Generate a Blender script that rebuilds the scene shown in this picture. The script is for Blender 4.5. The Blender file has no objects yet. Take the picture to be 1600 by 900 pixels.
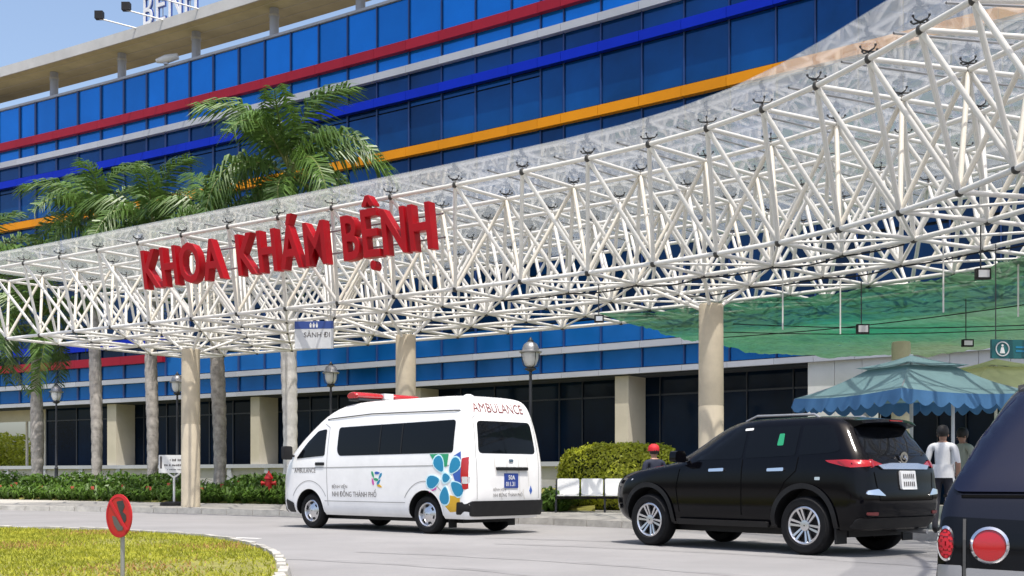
import bpy, bmesh, math, random
import numpy as np
from mathutils import Vector, Matrix
from mathutils.geometry import delaunay_2d_cdt

random.seed(7); RNG = np.random.default_rng(7)
SC = bpy.context.scene
COL = SC.collection

# ---------------------------------------------------------------- camera, sky, sun, exposure
F, CX, HZ, EYE = 1850.0, 800.0, 744.0, 1.03      # focal length and horizon in photo pixels, eye height in metres
cam_d = bpy.data.cameras.new('camera')
cam = bpy.data.objects.new('camera', cam_d); COL.objects.link(cam)
cam.location = (0, 0, EYE); cam.rotation_euler = (math.pi/2, 0, 0)
cam_d.sensor_width = 36; cam_d.lens = 36*F/1600; cam_d.shift_y = (HZ-450)/1600
cam_d.clip_start = 0.1; cam_d.clip_end = 3000
SC.camera = cam

SUN = Vector((0.10, -0.34, 0.93)).normalized()
w = bpy.data.worlds.new('World'); SC.world = w; w.use_nodes = True
nt = w.node_tree
sky = nt.nodes.new('ShaderNodeTexSky'); sky.sky_type = 'NISHITA'; sky.sun_disc = False
sky.sun_elevation = math.asin(SUN.z); sky.sun_rotation = math.atan2(SUN.x, SUN.y)
sky.air_density = 1.0; sky.dust_density = 3.6; sky.ozone_density = 1.0
bg = nt.nodes['Background']; bg.inputs[1].default_value = 0.15
nt.links.new(sky.outputs[0], bg.inputs[0])
sl = bpy.data.lights.new('sun', 'SUN'); sl.energy = 3.4; sl.angle = math.radians(0.5); sl.color = (1, 0.955, 0.88)
so = bpy.data.objects.new('sun', sl); COL.objects.link(so)
so.rotation_euler = SUN.to_track_quat('Z', 'Y').to_euler(); so.location = (10, -10, 40)
vs = SC.view_settings
vs.view_transform = 'Standard'; vs.look = 'None'; vs.exposure = 0.68; vs.gamma = 1; vs.use_curve_mapping = False
SC.cycles.max_bounces = 7; SC.cycles.transparent_max_bounces = 12
SC.cycles.caustics_reflective = False; SC.cycles.caustics_refractive = False

# ---------------------------------------------------------------- helpers
def ray(x, Z): return Vector(((x-CX)/F*Z, Z, 0))
def gp(x, y, z=0.0):
    """photo pixel -> point on the level z"""
    Z = (EYE-z)*F/(y-HZ); return Vector(((x-CX)/F*Z, Z, z))
def pz(y, Z): return (HZ-y)*Z/F+EYE

def srgb(r, g, b):
    f = lambda c: c/12.92 if c <= .04045 else ((c+.055)/1.055)**2.4
    return tuple(f(v/255) for v in (r, g, b))

MATS = {}
def mat(name, col, rough=.5, metal=0, spec=.5, var=.0, scale=4, bump=0, bscale=40, coat=0, emit=0, coords='Object', dark=None, alpha=1, trans=0, obvar=0):
    m = bpy.data.materials.new(name); m.use_nodes = True
    n = m.node_tree.nodes; l = m.node_tree.links; p = n['Principled BSDF']
    p.inputs['Base Color'].default_value = (*col, 1); p.inputs['Roughness'].default_value = rough
    p.inputs['Metallic'].default_value = metal; p.inputs['Specular IOR Level'].default_value = spec
    p.inputs['Coat Weight'].default_value = coat; p.inputs['Coat Roughness'].default_value = .03
    p.inputs['Alpha'].default_value = alpha
    tc = n.new('ShaderNodeTexCoord')
    if var:
        nz = n.new('ShaderNodeTexNoise'); nz.inputs['Scale'].default_value = scale; nz.inputs['Detail'].default_value = 6
        nz.inputs['Roughness'].default_value = .65
        l.new(tc.outputs[coords], nz.inputs['Vector'])
        mx = n.new('ShaderNodeMix'); mx.data_type = 'RGBA'
        a = dark or tuple(c*(1-var) for c in col); b = tuple(min(1, c*(1+var*.6)) for c in col)
        mx.inputs['A'].default_value = (*a, 1); mx.inputs['B'].default_value = (*b, 1)
        mr = n.new('ShaderNodeMapRange'); mr.inputs[1].default_value = .3; mr.inputs[2].default_value = .7
        l.new(nz.outputs['Fac'], mr.inputs[0]); l.new(mr.outputs[0], mx.inputs['Factor'])
        out = mx.outputs['Result']
        if obvar:
            oi = n.new('ShaderNodeObjectInfo'); hs = n.new('ShaderNodeHueSaturation')
            m2 = n.new('ShaderNodeMapRange'); m2.inputs[3].default_value = 1-obvar; m2.inputs[4].default_value = 1+obvar
            l.new(oi.outputs['Random'], m2.inputs[0]); l.new(m2.outputs[0], hs.inputs['Value']); l.new(out, hs.inputs['Color']); out = hs.outputs[0]
        l.new(out, p.inputs['Base Color'])
    if bump:
        nb = n.new('ShaderNodeTexNoise'); nb.inputs['Scale'].default_value = bscale; nb.inputs['Detail'].default_value = 4
        l.new(tc.outputs[coords], nb.inputs['Vector'])
        bp = n.new('ShaderNodeBump'); bp.inputs['Strength'].default_value = bump; bp.inputs['Distance'].default_value = .02
        l.new(nb.outputs['Fac'], bp.inputs['Height']); l.new(bp.outputs[0], p.inputs['Normal'])
    if trans:     # light passing through thin leaves or cloth
        t = n.new('ShaderNodeBsdfTranslucent'); ms = n.new('ShaderNodeMixShader'); ms.inputs[0].default_value = trans
        t.inputs[0].default_value = (*col, 1)
        if var: l.new(out, t.inputs[0])
        l.new(p.outputs[0], ms.inputs[1]); l.new(t.outputs[0], ms.inputs[2]); l.new(ms.outputs[0], n['Material Output'].inputs[0])
    MATS[name] = m; return m

def sheer(name, col, clear, gloss=.1, rough=.05, transl=.5, dirt=.3, scale=1.2, col2=None, holes=0, edge=0):
    """thin see-through sheet: clear share + reflective share + dusty film that catches light from both sides"""
    m = bpy.data.materials.new(name); m.use_nodes = True
    n = m.node_tree.nodes; l = m.node_tree.links
    n.remove(n['Principled BSDF'])
    tc = n.new('ShaderNodeTexCoord'); nz = n.new('ShaderNodeTexNoise'); nz.inputs['Scale'].default_value = scale; nz.inputs['Detail'].default_value = 5
    l.new(tc.outputs['Object'], nz.inputs['Vector'])
    mr = n.new('ShaderNodeMapRange'); mr.inputs[1].default_value = .35; mr.inputs[2].default_value = .68
    l.new(nz.outputs['Fac'], mr.inputs[0])
    mc = n.new('ShaderNodeMix'); mc.data_type = 'RGBA'; mc.inputs['A'].default_value = (*col, 1); mc.inputs['B'].default_value = (*(col2 or col), 1)
    l.new(mr.outputs[0], mc.inputs['Factor'])
    d = n.new('ShaderNodeBsdfDiffuse'); t = n.new('ShaderNodeBsdfTranslucent')
    l.new(mc.outputs['Result'], d.inputs[0]); l.new(mc.outputs['Result'], t.inputs[0])
    m1 = n.new('ShaderNodeMixShader'); m1.inputs[0].default_value = transl
    l.new(d.outputs[0], m1.inputs[1]); l.new(t.outputs[0], m1.inputs[2])
    g = n.new('ShaderNodeBsdfGlossy'); g.inputs['Roughness'].default_value = rough
    m2 = n.new('ShaderNodeMixShader'); m2.inputs[0].default_value = gloss
    l.new(m1.outputs[0], m2.inputs[1]); l.new(g.outputs[0], m2.inputs[2])
    tr = n.new('ShaderNodeBsdfTransparent')
    m3 = n.new('ShaderNodeMixShader')
    cl = n.new('ShaderNodeMapRange'); cl.inputs[1].default_value = 0; cl.inputs[2].default_value = 1
    cl.inputs[3].default_value = min(1, clear+dirt*.3); cl.inputs[4].default_value = max(0, clear-dirt*.3)
    l.new(mr.outputs[0], cl.inputs[0]); share = cl.outputs[0]
    if holes:      # worn spots and open weave
        mp = n.new('ShaderNodeMapping'); mp.inputs['Scale'].default_value = (2.0, 5.0, 3.0); mp.inputs['Rotation'].default_value = (0, 0, .6)
        l.new(tc.outputs['Object'], mp.inputs[0])
        n2 = n.new('ShaderNodeTexNoise'); n2.inputs['Scale'].default_value = 1.6; n2.inputs['Detail'].default_value = 4; l.new(mp.outputs[0], n2.inputs['Vector'])
        r2 = n.new('ShaderNodeMapRange'); r2.inputs[1].default_value = .60; r2.inputs[2].default_value = .72; r2.inputs[4].default_value = holes
        l.new(n2.outputs['Fac'], r2.inputs[0])
        ad = n.new('ShaderNodeMath'); ad.use_clamp = True; l.new(share, ad.inputs[0]); l.new(r2.outputs[0], ad.inputs[1]); share = ad.outputs[0]
        hv = n.new('ShaderNodeHueSaturation'); r3 = n.new('ShaderNodeMapRange'); r3.inputs[1].default_value = .3; r3.inputs[2].default_value = .6; r3.inputs[3].default_value = .75; r3.inputs[4].default_value = 1.1
        l.new(n2.outputs['Fac'], r3.inputs[0]); l.new(r3.outputs[0], hv.inputs['Value']); l.new(mc.outputs['Result'], hv.inputs['Color'])
        l.new(hv.outputs[0], d.inputs[0]); l.new(hv.outputs[0], t.inputs[0])
    if edge:       # less see-through at a flat angle, as glass is
        lw = n.new('ShaderNodeLayerWeight'); lw.inputs[0].default_value = .5
        e1 = n.new('ShaderNodeMath'); e1.operation = 'POWER'; e1.inputs[1].default_value = 3; l.new(lw.outputs['Facing'], e1.inputs[0])
        e2 = n.new('ShaderNodeMapRange'); e2.inputs[3].default_value = 1; e2.inputs[4].default_value = 1-edge; l.new(e1.outputs[0], e2.inputs[0])
        e3 = n.new('ShaderNodeMath'); e3.operation = 'MULTIPLY'; l.new(share, e3.inputs[0]); l.new(e2.outputs[0], e3.inputs[1]); share = e3.outputs[0]
    l.new(share, m3.inputs[0])
    l.new(m2.outputs[0], m3.inputs[1]); l.new(tr.outputs[0], m3.inputs[2])
    l.new(m3.outputs[0], n['Material Output'].inputs[0])
    MATS[name] = m; return m

class MB:
    def __init__(s): s.v = []; s.f = []; s.m = []
    def add(s, v, f, mi=0):
        b = len(s.v); s.v += [tuple(p) for p in v]; s.f += [tuple(i+b for i in q) for q in f]; s.m += [mi]*len(f); return s
    def hexa(s, p, mi=0):      # 8 corners: bottom 4 ccw, top 4
        return s.add(p, [(3,2,1,0),(4,5,6,7),(0,1,5,4),(1,2,6,5),(2,3,7,6),(3,0,4,7)], mi)
    def box(s, x0, x1, y0, y1, z0, z1, mi=0):
        return s.hexa([(x0,y0,z0),(x1,y0,z0),(x1,y1,z0),(x0,y1,z0),(x0,y0,z1),(x1,y0,z1),(x1,y1,z1),(x0,y1,z1)], mi)
    def tube(s, pts, rad, n=8, mi=0, cap=True):
        pts = [Vector(p) for p in pts]
        if not hasattr(rad, '__len__'): rad = [rad]*len(pts)
        V = []; Fc = []
        for i, p in enumerate(pts):
            d = (pts[min(i+1, len(pts)-1)]-pts[max(i-1, 0)]).normalized()
            a = Vector((0,0,1)) if abs(d.z) < .9 else Vector((1,0,0))
            u = d.cross(a).normalized(); v = d.cross(u)
            V += [p+(u*math.cos(t)+v*math.sin(t))*rad[i] for t in [2*math.pi*k/n for k in range(n)]]
        for i in range(len(pts)-1):
            for k in range(n):
                Fc.append((i*n+k, i*n+(k+1) % n, (i+1)*n+(k+1) % n, (i+1)*n+k))
        if cap: Fc += [tuple(range(n-1, -1, -1)), tuple((len(pts)-1)*n+k for k in range(n))]
        return s.add(V, Fc, mi)
    def lathe(s, prof, n=16, mi=0, c=(0,0,0), axis='z', cap=True):
        V = []; Fc = []
        for r, z in prof:
            for k in range(n):
                t = 2*math.pi*k/n
                q = (r*math.cos(t), r*math.sin(t), z) if axis == 'z' else (r*math.cos(t), z, r*math.sin(t))
                V.append((q[0]+c[0], q[1]+c[1], q[2]+c[2]))
        m = len(prof)
        for i in range(m-1):
            for k in range(n): Fc.append((i*n+k, i*n+(k+1) % n, (i+1)*n+(k+1) % n, (i+1)*n+k))
        if cap and prof[0][0] > 1e-4: Fc.append(tuple(range(n-1, -1, -1)))
        if cap and prof[-1][0] > 1e-4: Fc.append(tuple((m-1)*n+k for k in range(n)))
        return s.add(V, Fc, mi)
    def prism(s, poly, fn, d0, d1, mi=0):
        """polygon in 2-D pushed through fn(u, v, depth) between two depths"""
        n = len(poly)
        V = [fn(u, v, d0) for u, v in poly]+[fn(u, v, d1) for u, v in poly]
        return s.add(V, [tuple(range(n-1, -1, -1)), tuple(range(n, 2*n))]+[(i, (i+1) % n, n+(i+1) % n, n+i) for i in range(n)], mi)
    def mesh(s, name, mats, smooth=None):
        me = bpy.data.meshes.new(name); me.from_pydata(s.v, [], s.f)
        for m in (mats if isinstance(mats, (list, tuple)) else [mats]): me.materials.append(MATS[m] if isinstance(m, str) else m)
        if any(s.m): me.polygons.foreach_set('material_index', s.m)
        me.validate(); 
        if smooth:
            me.shade_smooth()
            if smooth < 179: me.set_sharp_from_angle(angle=math.radians(smooth))
        me.update(); return me

def fix_normals(me):
    bm = bmesh.new(); bm.from_mesh(me); bmesh.ops.recalc_face_normals(bm, faces=bm.faces); bm.to_mesh(me); bm.free()

def tag(o, label=None, cat=None, group=None, kind=None):
    if label: o['label'] = label
    if cat: o['category'] = cat
    if group: o['group'] = group
    if kind: o['kind'] = kind
    return o
def obj(name, me, parent=None, M=None, world=False):
    o = bpy.data.objects.new(name, me); COL.objects.link(o)
    if parent is not None:
        o.parent = parent
        if world: o.matrix_parent_inverse = Matrix.Translation(-parent.location)
    if M is not None: o.matrix_basis = M
    return o
def thing(name, label, cat, loc=(0,0,0), rz=0, group=None, rot=None):
    o = bpy.data.objects.new(name, None); COL.objects.link(o); o.empty_display_size = .2
    o.location = loc; o.rotation_euler = rot or (0, 0, rz)
    return tag(o, label, cat, group)
def structure(name, me): return tag(obj(name, me), kind='structure')
def children(o, pool): return [c for c in pool if c.parent == o]
def dup(root, loc, rz=None, label=None, scale=None):
    def cp(o, par):
        c = o.copy(); COL.objects.link(c)
        if par is not None: c.parent = par
        for ch in o.children: cp(ch, c)
        return c
    r = cp(root, None); r.location = loc
    if rz is not None: r.rotation_euler = (0, 0, rz)
    if scale: r.scale = (scale,)*3
    if label: r['label'] = label
    return r
def rod_matrix(a, b, r):
    a = Vector(a); b = Vector(b); d = b-a
    return Matrix.Translation((a+b)/2) @ d.to_track_quat('Z', 'Y').to_matrix().to_4x4() @ Matrix.Diagonal((r, r, d.length, 1))

def text_mesh(s, size=1.0, offset=0, extrude=0, spacing=1.0, bevel=0):
    c = bpy.data.curves.new('t', 'FONT'); c.body = s; c.size = size; c.offset = offset; c.extrude = extrude; c.space_character = spacing
    c.bevel_depth = bevel; c.resolution_u = 3
    o = bpy.data.objects.new('t', c); COL.objects.link(o)
    dg = bpy.context.evaluated_depsgraph_get(); me = bpy.data.meshes.new_from_object(o.evaluated_get(dg))
    bpy.data.objects.remove(o); bpy.data.curves.remove(c)
    v = np.array([p.co for p in me.vertices]); return v, [tuple(p.vertices) for p in me.polygons]

def round_poly(poly, r, n=4):
    out = []; m = len(poly)
    for i in range(m):
        p = Vector(poly[i]); a = Vector(poly[i-1])-p; b = Vector(poly[(i+1) % m])-p
        rr = min(r, a.length*.45, b.length*.45)
        pa = p+a.normalized()*rr; pb = p+b.normalized()*rr
        for k in range(n+1):
            t = k/n; out.append(tuple(pa*(1-t)**2+p*2*t*(1-t)+pb*t*t))
    return out
def fill_poly(poly, step):
    """triangulated polygon with inner points, 2-D"""
    P = [Vector(p) for p in poly]; pts = []
    n = len(P)
    for i in range(n):
        a, b = P[i], P[(i+1) % n]; k = max(1, int((b-a).length/step))
        pts += [a+(b-a)*(j/k) for j in range(k)]
    nb = len(pts)
    xs = [p.x for p in P]; ys = [p.y for p in P]
    x = min(xs)+step*.5
    grid = []
    while x < max(xs):
        y = min(ys)+step*.5
        while y < max(ys): grid.append(Vector((x, y))); y += step
        x += step
    vs_, es, fs, *_ = delaunay_2d_cdt(pts+grid, [], [list(range(nb))], 1, 1e-5)
    return vs_, fs
def patch(poly, fn, step=.12, lift=.004, skirt=.02):
    """polygon laid on a curved surface through fn(u, v, lift) with a rim that reaches back into it"""
    vs_, fs = fill_poly(poly, step)
    V = [fn(p.x, p.y, lift) for p in vs_]; Fc = [tuple(f) for f in fs]
    ed = {}
    for f in Fc:
        for i in range(len(f)):
            e = (f[i], f[(i+1) % len(f)]); k = tuple(sorted(e)); ed.setdefault(k, []).append(e)
    b = len(V); mp = {}
    for k, e in ed.items():
        if len(e) == 1:
            i, j = e[0]
            for q in (i, j):
                if q not in mp: mp[q] = len(V); V.append(fn(vs_[q].x, vs_[q].y, -skirt))
            Fc.append((j, i, mp[i], mp[j]))
    return MB().add(V, Fc)
def pchip(xs, ys):
    xs = np.array(xs, float); ys = np.array(ys, float); h = np.diff(xs); d = np.diff(ys)/h; n = len(xs); m = np.zeros(n)
    for i in range(1, n-1):
        if d[i-1]*d[i] > 0: m[i] = 3*(h[i-1]+h[i])/((2*h[i]+h[i-1])/d[i-1]+(h[i]+2*h[i-1])/d[i])
    m[0], m[-1] = d[0], d[-1]
    def f(x):
        x = min(max(x, xs[0]), xs[-1]); i = min(int(np.searchsorted(xs, x, 'right'))-1, n-2); i = max(i, 0)
        t = (x-xs[i])/h[i]
        return float((2*t**3-3*t*t+1)*ys[i]+(t**3-2*t*t+t)*h[i]*m[i]+(-2*t**3+3*t*t)*ys[i+1]+(t**3-t*t)*h[i]*m[i+1])
    return f

# ---------------------------------------------------------------- materials
mat('asphalt', (.245, .24, .24), .85, var=.16, scale=.35, bump=.25, bscale=60, spec=.3)
mat('earth', (.16, .13, .09), .95, var=.3, scale=1)
mat('pavement', (.42, .40, .36), .85, var=.22, scale=1.4, bump=.2, bscale=30)
mat('kerb', (.40, .385, .35), .85, var=.3, scale=3, bump=.3, bscale=25)
mat('road_paint', (.75, .75, .72), .7, var=.25, scale=6)
mat('grass', (.38, .37, .035), .8, var=.5, scale=2.2, dark=(.20, .23, .02), trans=.35)
mat('dry_grass', (.42, .24, .09), .8, var=.4, scale=5, trans=.3)
mat('soil_grass', (.20, .19, .04), .95, var=.4, scale=3)
mat('truss_white', (.80, .785, .745), .45, var=.2, scale=.9)
mat('truss_cream', (.78, .73, .63), .5, var=.22, scale=.8)
mat('joint', (.05, .048, .045), .5, var=.4, scale=8)
mat('clamp', (.03, .03, .03), .4, metal=.3)
mat('column', (.60, .52, .39), .8, var=.18, scale=1.5, bump=.15, bscale=30)
mat('sky_tint_glass', (.006, .175, .60), .12, metal=.45, spec=.3, var=.16, scale=.2, obvar=.14)  # upper glass, sky reflection put into a lighter base colour
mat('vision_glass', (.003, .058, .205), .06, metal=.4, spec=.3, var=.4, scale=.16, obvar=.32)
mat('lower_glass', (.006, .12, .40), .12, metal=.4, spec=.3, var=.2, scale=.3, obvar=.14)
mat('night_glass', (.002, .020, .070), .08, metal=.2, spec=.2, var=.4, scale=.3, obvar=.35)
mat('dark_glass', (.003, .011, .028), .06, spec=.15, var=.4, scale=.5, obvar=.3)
mat('mullion', (.012, .04, .15), .4)
mat('mullion_dark', (.02, .025, .035), .4)
mat('red_cladding', (.27, .012, .028), .4, spec=.15, var=.1, scale=.5, obvar=.06)
mat('grey_cladding', (.38, .40, .45), .4, spec=.15, var=.1, scale=.5, obvar=.06)
mat('blue_cladding', (.001, .018, .38), .4, spec=.15, var=.1, scale=.5, obvar=.06)
mat('orange_cladding', (.64, .24, .006), .4, spec=.15, var=.1, scale=.5, obvar=.06)
mat('concrete_light', (.46, .46, .45), .75, var=.15, scale=.8)
mat('soffit', (.42, .36, .21), .7, var=.2, scale=.6)
mat('stone_wall', (.40, .40, .40), .8, var=.15, scale=2)
mat('cream_wall', (.50, .46, .37), .8, var=.12, scale=.8)
mat('white_panel', (.62, .62, .62), .5, var=.1, scale=.6, obvar=.06)
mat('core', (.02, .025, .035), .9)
mat('sign_red', (.42, .003, .010), .35, spec=.3, var=.15, scale=2)
mat('sign_blue', (.03, .07, .28), .4)
mat('white', (.78, .78, .77), .4)
mat('off_white', (.66, .67, .68), .55, var=.1, scale=4)
mat('black_plastic', (.010, .010, .011), .55, spec=.3, var=.3, scale=6)
mat('dark_metal', (.03, .032, .038), .45)
mat('grey_metal', (.35, .35, .36), .4, metal=.6)
mat('chrome', (.8, .8, .82), .12, metal=1)
mat('alloy', (.62, .62, .64), .25, metal=.9)
mat('rubber', (.007, .007, .008), .75, spec=.25, var=.4, scale=12)
mat('seam_black', (.0015, .0015, .0015), .9, spec=.1)
mat('streak', (.60, .59, .56), .5)
mat('tyre_mark', (.225, .22, .22), .85, var=.2, scale=1.5)
mat('decal_pale', (.55, .80, .86), .4)
mat('van_paint', (.83, .83, .83), .25, coat=.6, var=.09, scale=1.6)
mat('suv_paint', (.0018, .0018, .003), .09, spec=.22)
mat('navy_paint', (.005, .006, .013), .22, coat=.15, spec=.3)
mat('car_glass', (.004, .005, .007), .05, spec=.18)
mat('navy_glass', (.007, .010, .026), .12, spec=.2)
mat('red_lamp', (.36, .005, .009), .15, coat=.6)
mat('clear_lamp', (.62, .62, .64), .12, coat=.6, metal=.3)
mat('seam', (.05, .05, .05), .8)
mat('seam_grey', (.30, .30, .30), .8)
mat('plate_blue', (.02, .05, .25), .4)
mat('teal', (.012, .22, .40), .4); mat('petal_green', (.02, .28, .13), .4); mat('petal_blue', (.03, .10, .40), .4)
mat('petal_pink', (.55, .08, .34), .4); mat('petal_yellow', (.62, .36, .02), .4)
mat('text_grey', (.10, .09, .09), .5); mat('text_maroon', (.16, .03, .03), .5)
mat('palm_trunk', (.38, .35, .32), .9, var=.5, scale=4.5, bump=.5, bscale=12)
mat('sunlit_trunk', (.74, .72, .70), .9, var=.25, scale=3, bump=.4, bscale=12)  # bark made paler to carry the sunlight on one trunk
mat('crownshaft', (.10, .17, .035), .5, var=.3, scale=3)
mat('frond', (.10, .185, .035), .42, var=.45, scale=1.6, trans=.32, obvar=.18)
mat('frond_rib', (.15, .17, .05), .5)
mat('leaf', (.10, .19, .025), .45, var=.5, scale=2.5, trans=.3)
mat('hedge_leaf', (.52, .55, .045), .45, var=.5, scale=4, trans=.35)
mat('flower', (.45, .08, .05), .6)
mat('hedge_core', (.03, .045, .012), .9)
mat('bark', (.16, .12, .08), .9, var=.3, scale=6)
mat('umbrella_blue', (.17, .29, .30), .75, var=.15, scale=1.5, trans=.3)
mat('valance_blue', (.07, .20, .40), .75, var=.15, scale=2, trans=.25)
mat('umbrella_green', (.70, .72, .40), .75, var=.12, scale=1.5, trans=.45)
mat('teal_board', (.01, .12, .13), .4)
mat('skin', (.34, .19, .13), .5); mat('hair', (.012, .010, .009), .6)
mat('shirt_white', (.72, .72, .72), .8, var=.1, scale=8); mat('trousers', (.02, .02, .028), .8)
mat('shirt_green', (.38, .40, .33), .8, var=.1, scale=8); mat('navy_cloth', (.012, .016, .035), .8)
mat('cap_red', (.50, .01, .02), .7)
mat('hydrant_red', (.45, .012, .012), .4)
mat('globe', (.70, .71, .70), .3, coat=.3)
sheer('roof_glass', (.60, .64, .64), .80, gloss=.55, rough=.015, transl=.5, dirt=.05, scale=.35, col2=(.57, .60, .59), edge=.62)
sheer('shade_net', (.008, .19, .10), .10, gloss=.02, rough=.4, transl=.55, dirt=.05, scale=.09, col2=(.13, .20, .11), holes=.25)
# ---------------------------------------------------------------- ground, road, pavement, lawn island
def sheet(pts, z=0): return MB().add([(p[0], p[1], z) for p in pts], [tuple(range(len(pts)))])
structure('ground', sheet([(-900,-300),(900,-300),(900,1500),(-900,1500)], -.04).mesh('ground', 'earth'))
structure('road', sheet([(-70,-12),(45,-12),(45,75),(-70,75)], 0).mesh('road', 'asphalt'))

KERB_PX = [(-330,791.5),(-160,794),(0,797),(240,801),(430,806),(640,812.5),(860,820),(980,825.5),(1110,831),(1300,838),(1500,846.5),(1700,856)]
kerb = [gp(*p) for p in KERB_PX]
def resample(P, step):
    P = [Vector(p) for p in P]; L = [0]
    for a, b in zip(P, P[1:]): L.append(L[-1]+(b-a).length)
    n = max(2, int(round(L[-1]/step))); out = []
    j = 0
    for i in range(n+1):
        s = L[-1]*i/n
        while j < len(L)-2 and L[j+1] < s: j += 1
        t = (s-L[j])/(L[j+1]-L[j]); out.append(P[j]*(1-t)+P[j+1]*t)
    return out
def facade_Z(u): return 47.7/(1+.74*u+.18*u*u)
def FP(x, off=0.0, z=0.0):
    """point on the building front seen at photo column x, off metres out of it"""
    u = (x-CX)/F; Z = facade_Z(u); e = 1e-3; Z2 = facade_Z(u+e)
    t = Vector(((u+e)*Z2-u*Z, Z2-Z, 0)).normalized(); n = Vector((t.y, -t.x, 0))
    return Vector((u*Z, Z, 0))+n*off+Vector((0, 0, z))
# pavement: from the kerb back under the building line
mb = MB(); K = resample(kerb, 1.0)
back = [FP(CX+F*p.x/p.y if p.x/p.y > -.62 else -347, 0.1) for p in K]
V = []; Fc = []
for p, q in zip(K, back):
    inn = (q-p).normalized()*.16
    V += [(p.x+inn.x, p.y+inn.y, .125), (q.x, q.y, .135)]
for i in range(len(K)-1): Fc.append((2*i, 2*i+2, 2*i+3, 2*i+1))
pav = structure('pavement', mb.add(V, Fc).mesh('pavement', 'pavement'))
def kerb_stones(parent, P, wid, h, matn, gap=.012, inward=1):
    for a, b in zip(P, P[1:]):
        d = (b-a).normalized(); n = Vector((-d.y, d.x, 0))*inward
        a2 = a+d*gap; b2 = b-d*gap; hh = h+random.uniform(-.008, .008)
        c = .02
        m = MB().hexa([a2, b2, b2+n*wid, a2+n*wid, a2+n*c+Vector((0,0,hh)), b2+n*c+Vector((0,0,hh)), b2+n*(wid)+Vector((0,0,hh)), a2+n*(wid)+Vector((0,0,hh))])
        obj('kerb_stone', m.mesh('kerb_stone', matn), parent, world=True)
kerb_stones(pav, K, .18, .14, 'kerb')
# paving joints of the pavement: rows of slabs near the road
mb = MB()
for k in range(0, len(K)-1):
    p, q = K[k], back[k]; d = (q-p).normalized(); t = (K[k+1]-p).normalized()
    for s in (0,):
        a = p+d*.2; b = p+d*4.5
        mb.add([(a.x, a.y, .139), (a.x+t.x*.018, a.y+t.y*.018, .139), (b.x+t.x*.018, b.y+t.y*.018, .139), (b.x, b.y, .139)], [(0,1,2,3)])
for r in (1.0, 2.0, 3.0, 4.0):
    for k in range(len(K)-1):
        a = K[k]+(back[k]-K[k]).normalized()*r; b = K[k+1]+(back[k+1]-K[k+1]).normalized()*r; n = (back[k]-K[k]).normalized()*.018
        mb.add([(a.x, a.y, .1395), (b.x, b.y, .1395), (b.x+n.x, b.y+n.y, .1395), (a.x+n.x, a.y+n.y, .1395)], [(0,1,2,3)])
obj('slab_joint', mb.mesh('slab_joint', 'kerb'), pav)['kind'] = 'stuff'

# planting bed between pavement and building
BED_PX = [(-300,774),(-120,777),(0,780),(240,785),(430,788),(640,792),(860,797),(930,799)]
def bed_front(x):
    xs = [p[0] for p in BED_PX]; ys = [p[1] for p in BED_PX]
    return gp(x, float(np.interp(x, xs, ys)), .13)
def bed_point(x, t):
    a = bed_front(x); b = FP(x, .15); p = a.lerp(b, t); return p
def bed_h(t): return .15+.42*min(1, t*3.2)
mb = MB(); xs = list(range(-300, 931, 30)); ts = [0, .02, .08, .16, .25, .32, .5, 1.0]
V = []; Fc = []
for x in xs:
    for j, t in enumerate(ts):
        p = bed_point(x, t); V.append((p.x, p.y, -.02 if j == 0 else bed_h(t)+random.uniform(-.02, .02)))
for i in range(len(xs)-1):
    for j in range(len(ts)-1):
        a = i*len(ts)+j; Fc.append((a, a+len(ts), a+len(ts)+1, a+1))
structure('planting_bed', mb.add(V, Fc).mesh('planting_bed', 'soil_grass', 60))

# lawn island in front
ISL_PX = [(-420,826),(-200,829),(0,833),(90,835.5),(180,838.5),(260,843),(330,849.5),(385,858.5),(425,871),(446,886),(452,905),(445,935),(420,980)]
isl = [gp(*p) for p in ISL_PX]
isl_full = isl+[Vector((-2.9, 6.5, 0)), Vector((-5, 4.6, 0)), Vector((-14, 4.0, 0)), Vector((-20, 10, 0))]
mb = MB(); top = [(p.x, p.y, .10) for p in isl_full]
lawn = structure('lawn', mb.add(top, [tuple(range(len(top)-1, -1, -1))]).mesh('lawn', 'soil_grass'))
fix_normals(lawn.data)
island_kerb = resample(isl+[Vector((-2.9, 6.5, 0))], .42)
for a, b in zip(island_kerb, island_kerb[1:]):
    d = (b-a).normalized(); n = Vector((d.y, -d.x, 0)); r = random.uniform
    h = .14+r(-.012, .015); a2 = a+d*.015-n*r(0, .04); b2 = b-d*.015-n*r(0, .04); w_ = .13
    up = Vector((0, 0, h))
    m = MB().hexa([a2, a2+n*w_, b2+n*w_, b2, a2+n*.04+up, a2+n*w_+up, b2+n*w_+up+Vector((0,0,r(-.01,.01))), b2+n*.04+up])
    me = m.mesh('kerb_stone', 'kerb'); fix_normals(me); obj('kerb_stone', me, lawn)
def in_poly(x, y, P):
    c = np.zeros(len(x), bool)
    for (x1, y1), (x2, y2) in zip(P, P[1:]+P[:1]):
        k = ((y1 > y) != (y2 > y)) & (x < (x2-x1)*(y-y1)/(y2-y1+1e-12)+x1); c ^= k
    return c
PP = [(p.x, p.y) for p in isl_full]
N = 260000
gx = RNG.uniform(-17, -2, N); gy = 10.5+RNG.random(N)**.8*16
PI_ = np.array([(p.x, p.y) for p in island_kerb]); dmin = np.full(N, 9.0)
for q_ in resample([Vector((a_[0], a_[1], 0)) for a_ in PI_], .12): dmin = np.minimum(dmin, (gx-q_.x)**2+(gy-q_.y)**2)
ok = in_poly(gx, gy, PP) & (gx/gy > -.50) & (dmin > .14**2); gx, gy = gx[ok], gy[ok]
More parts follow.
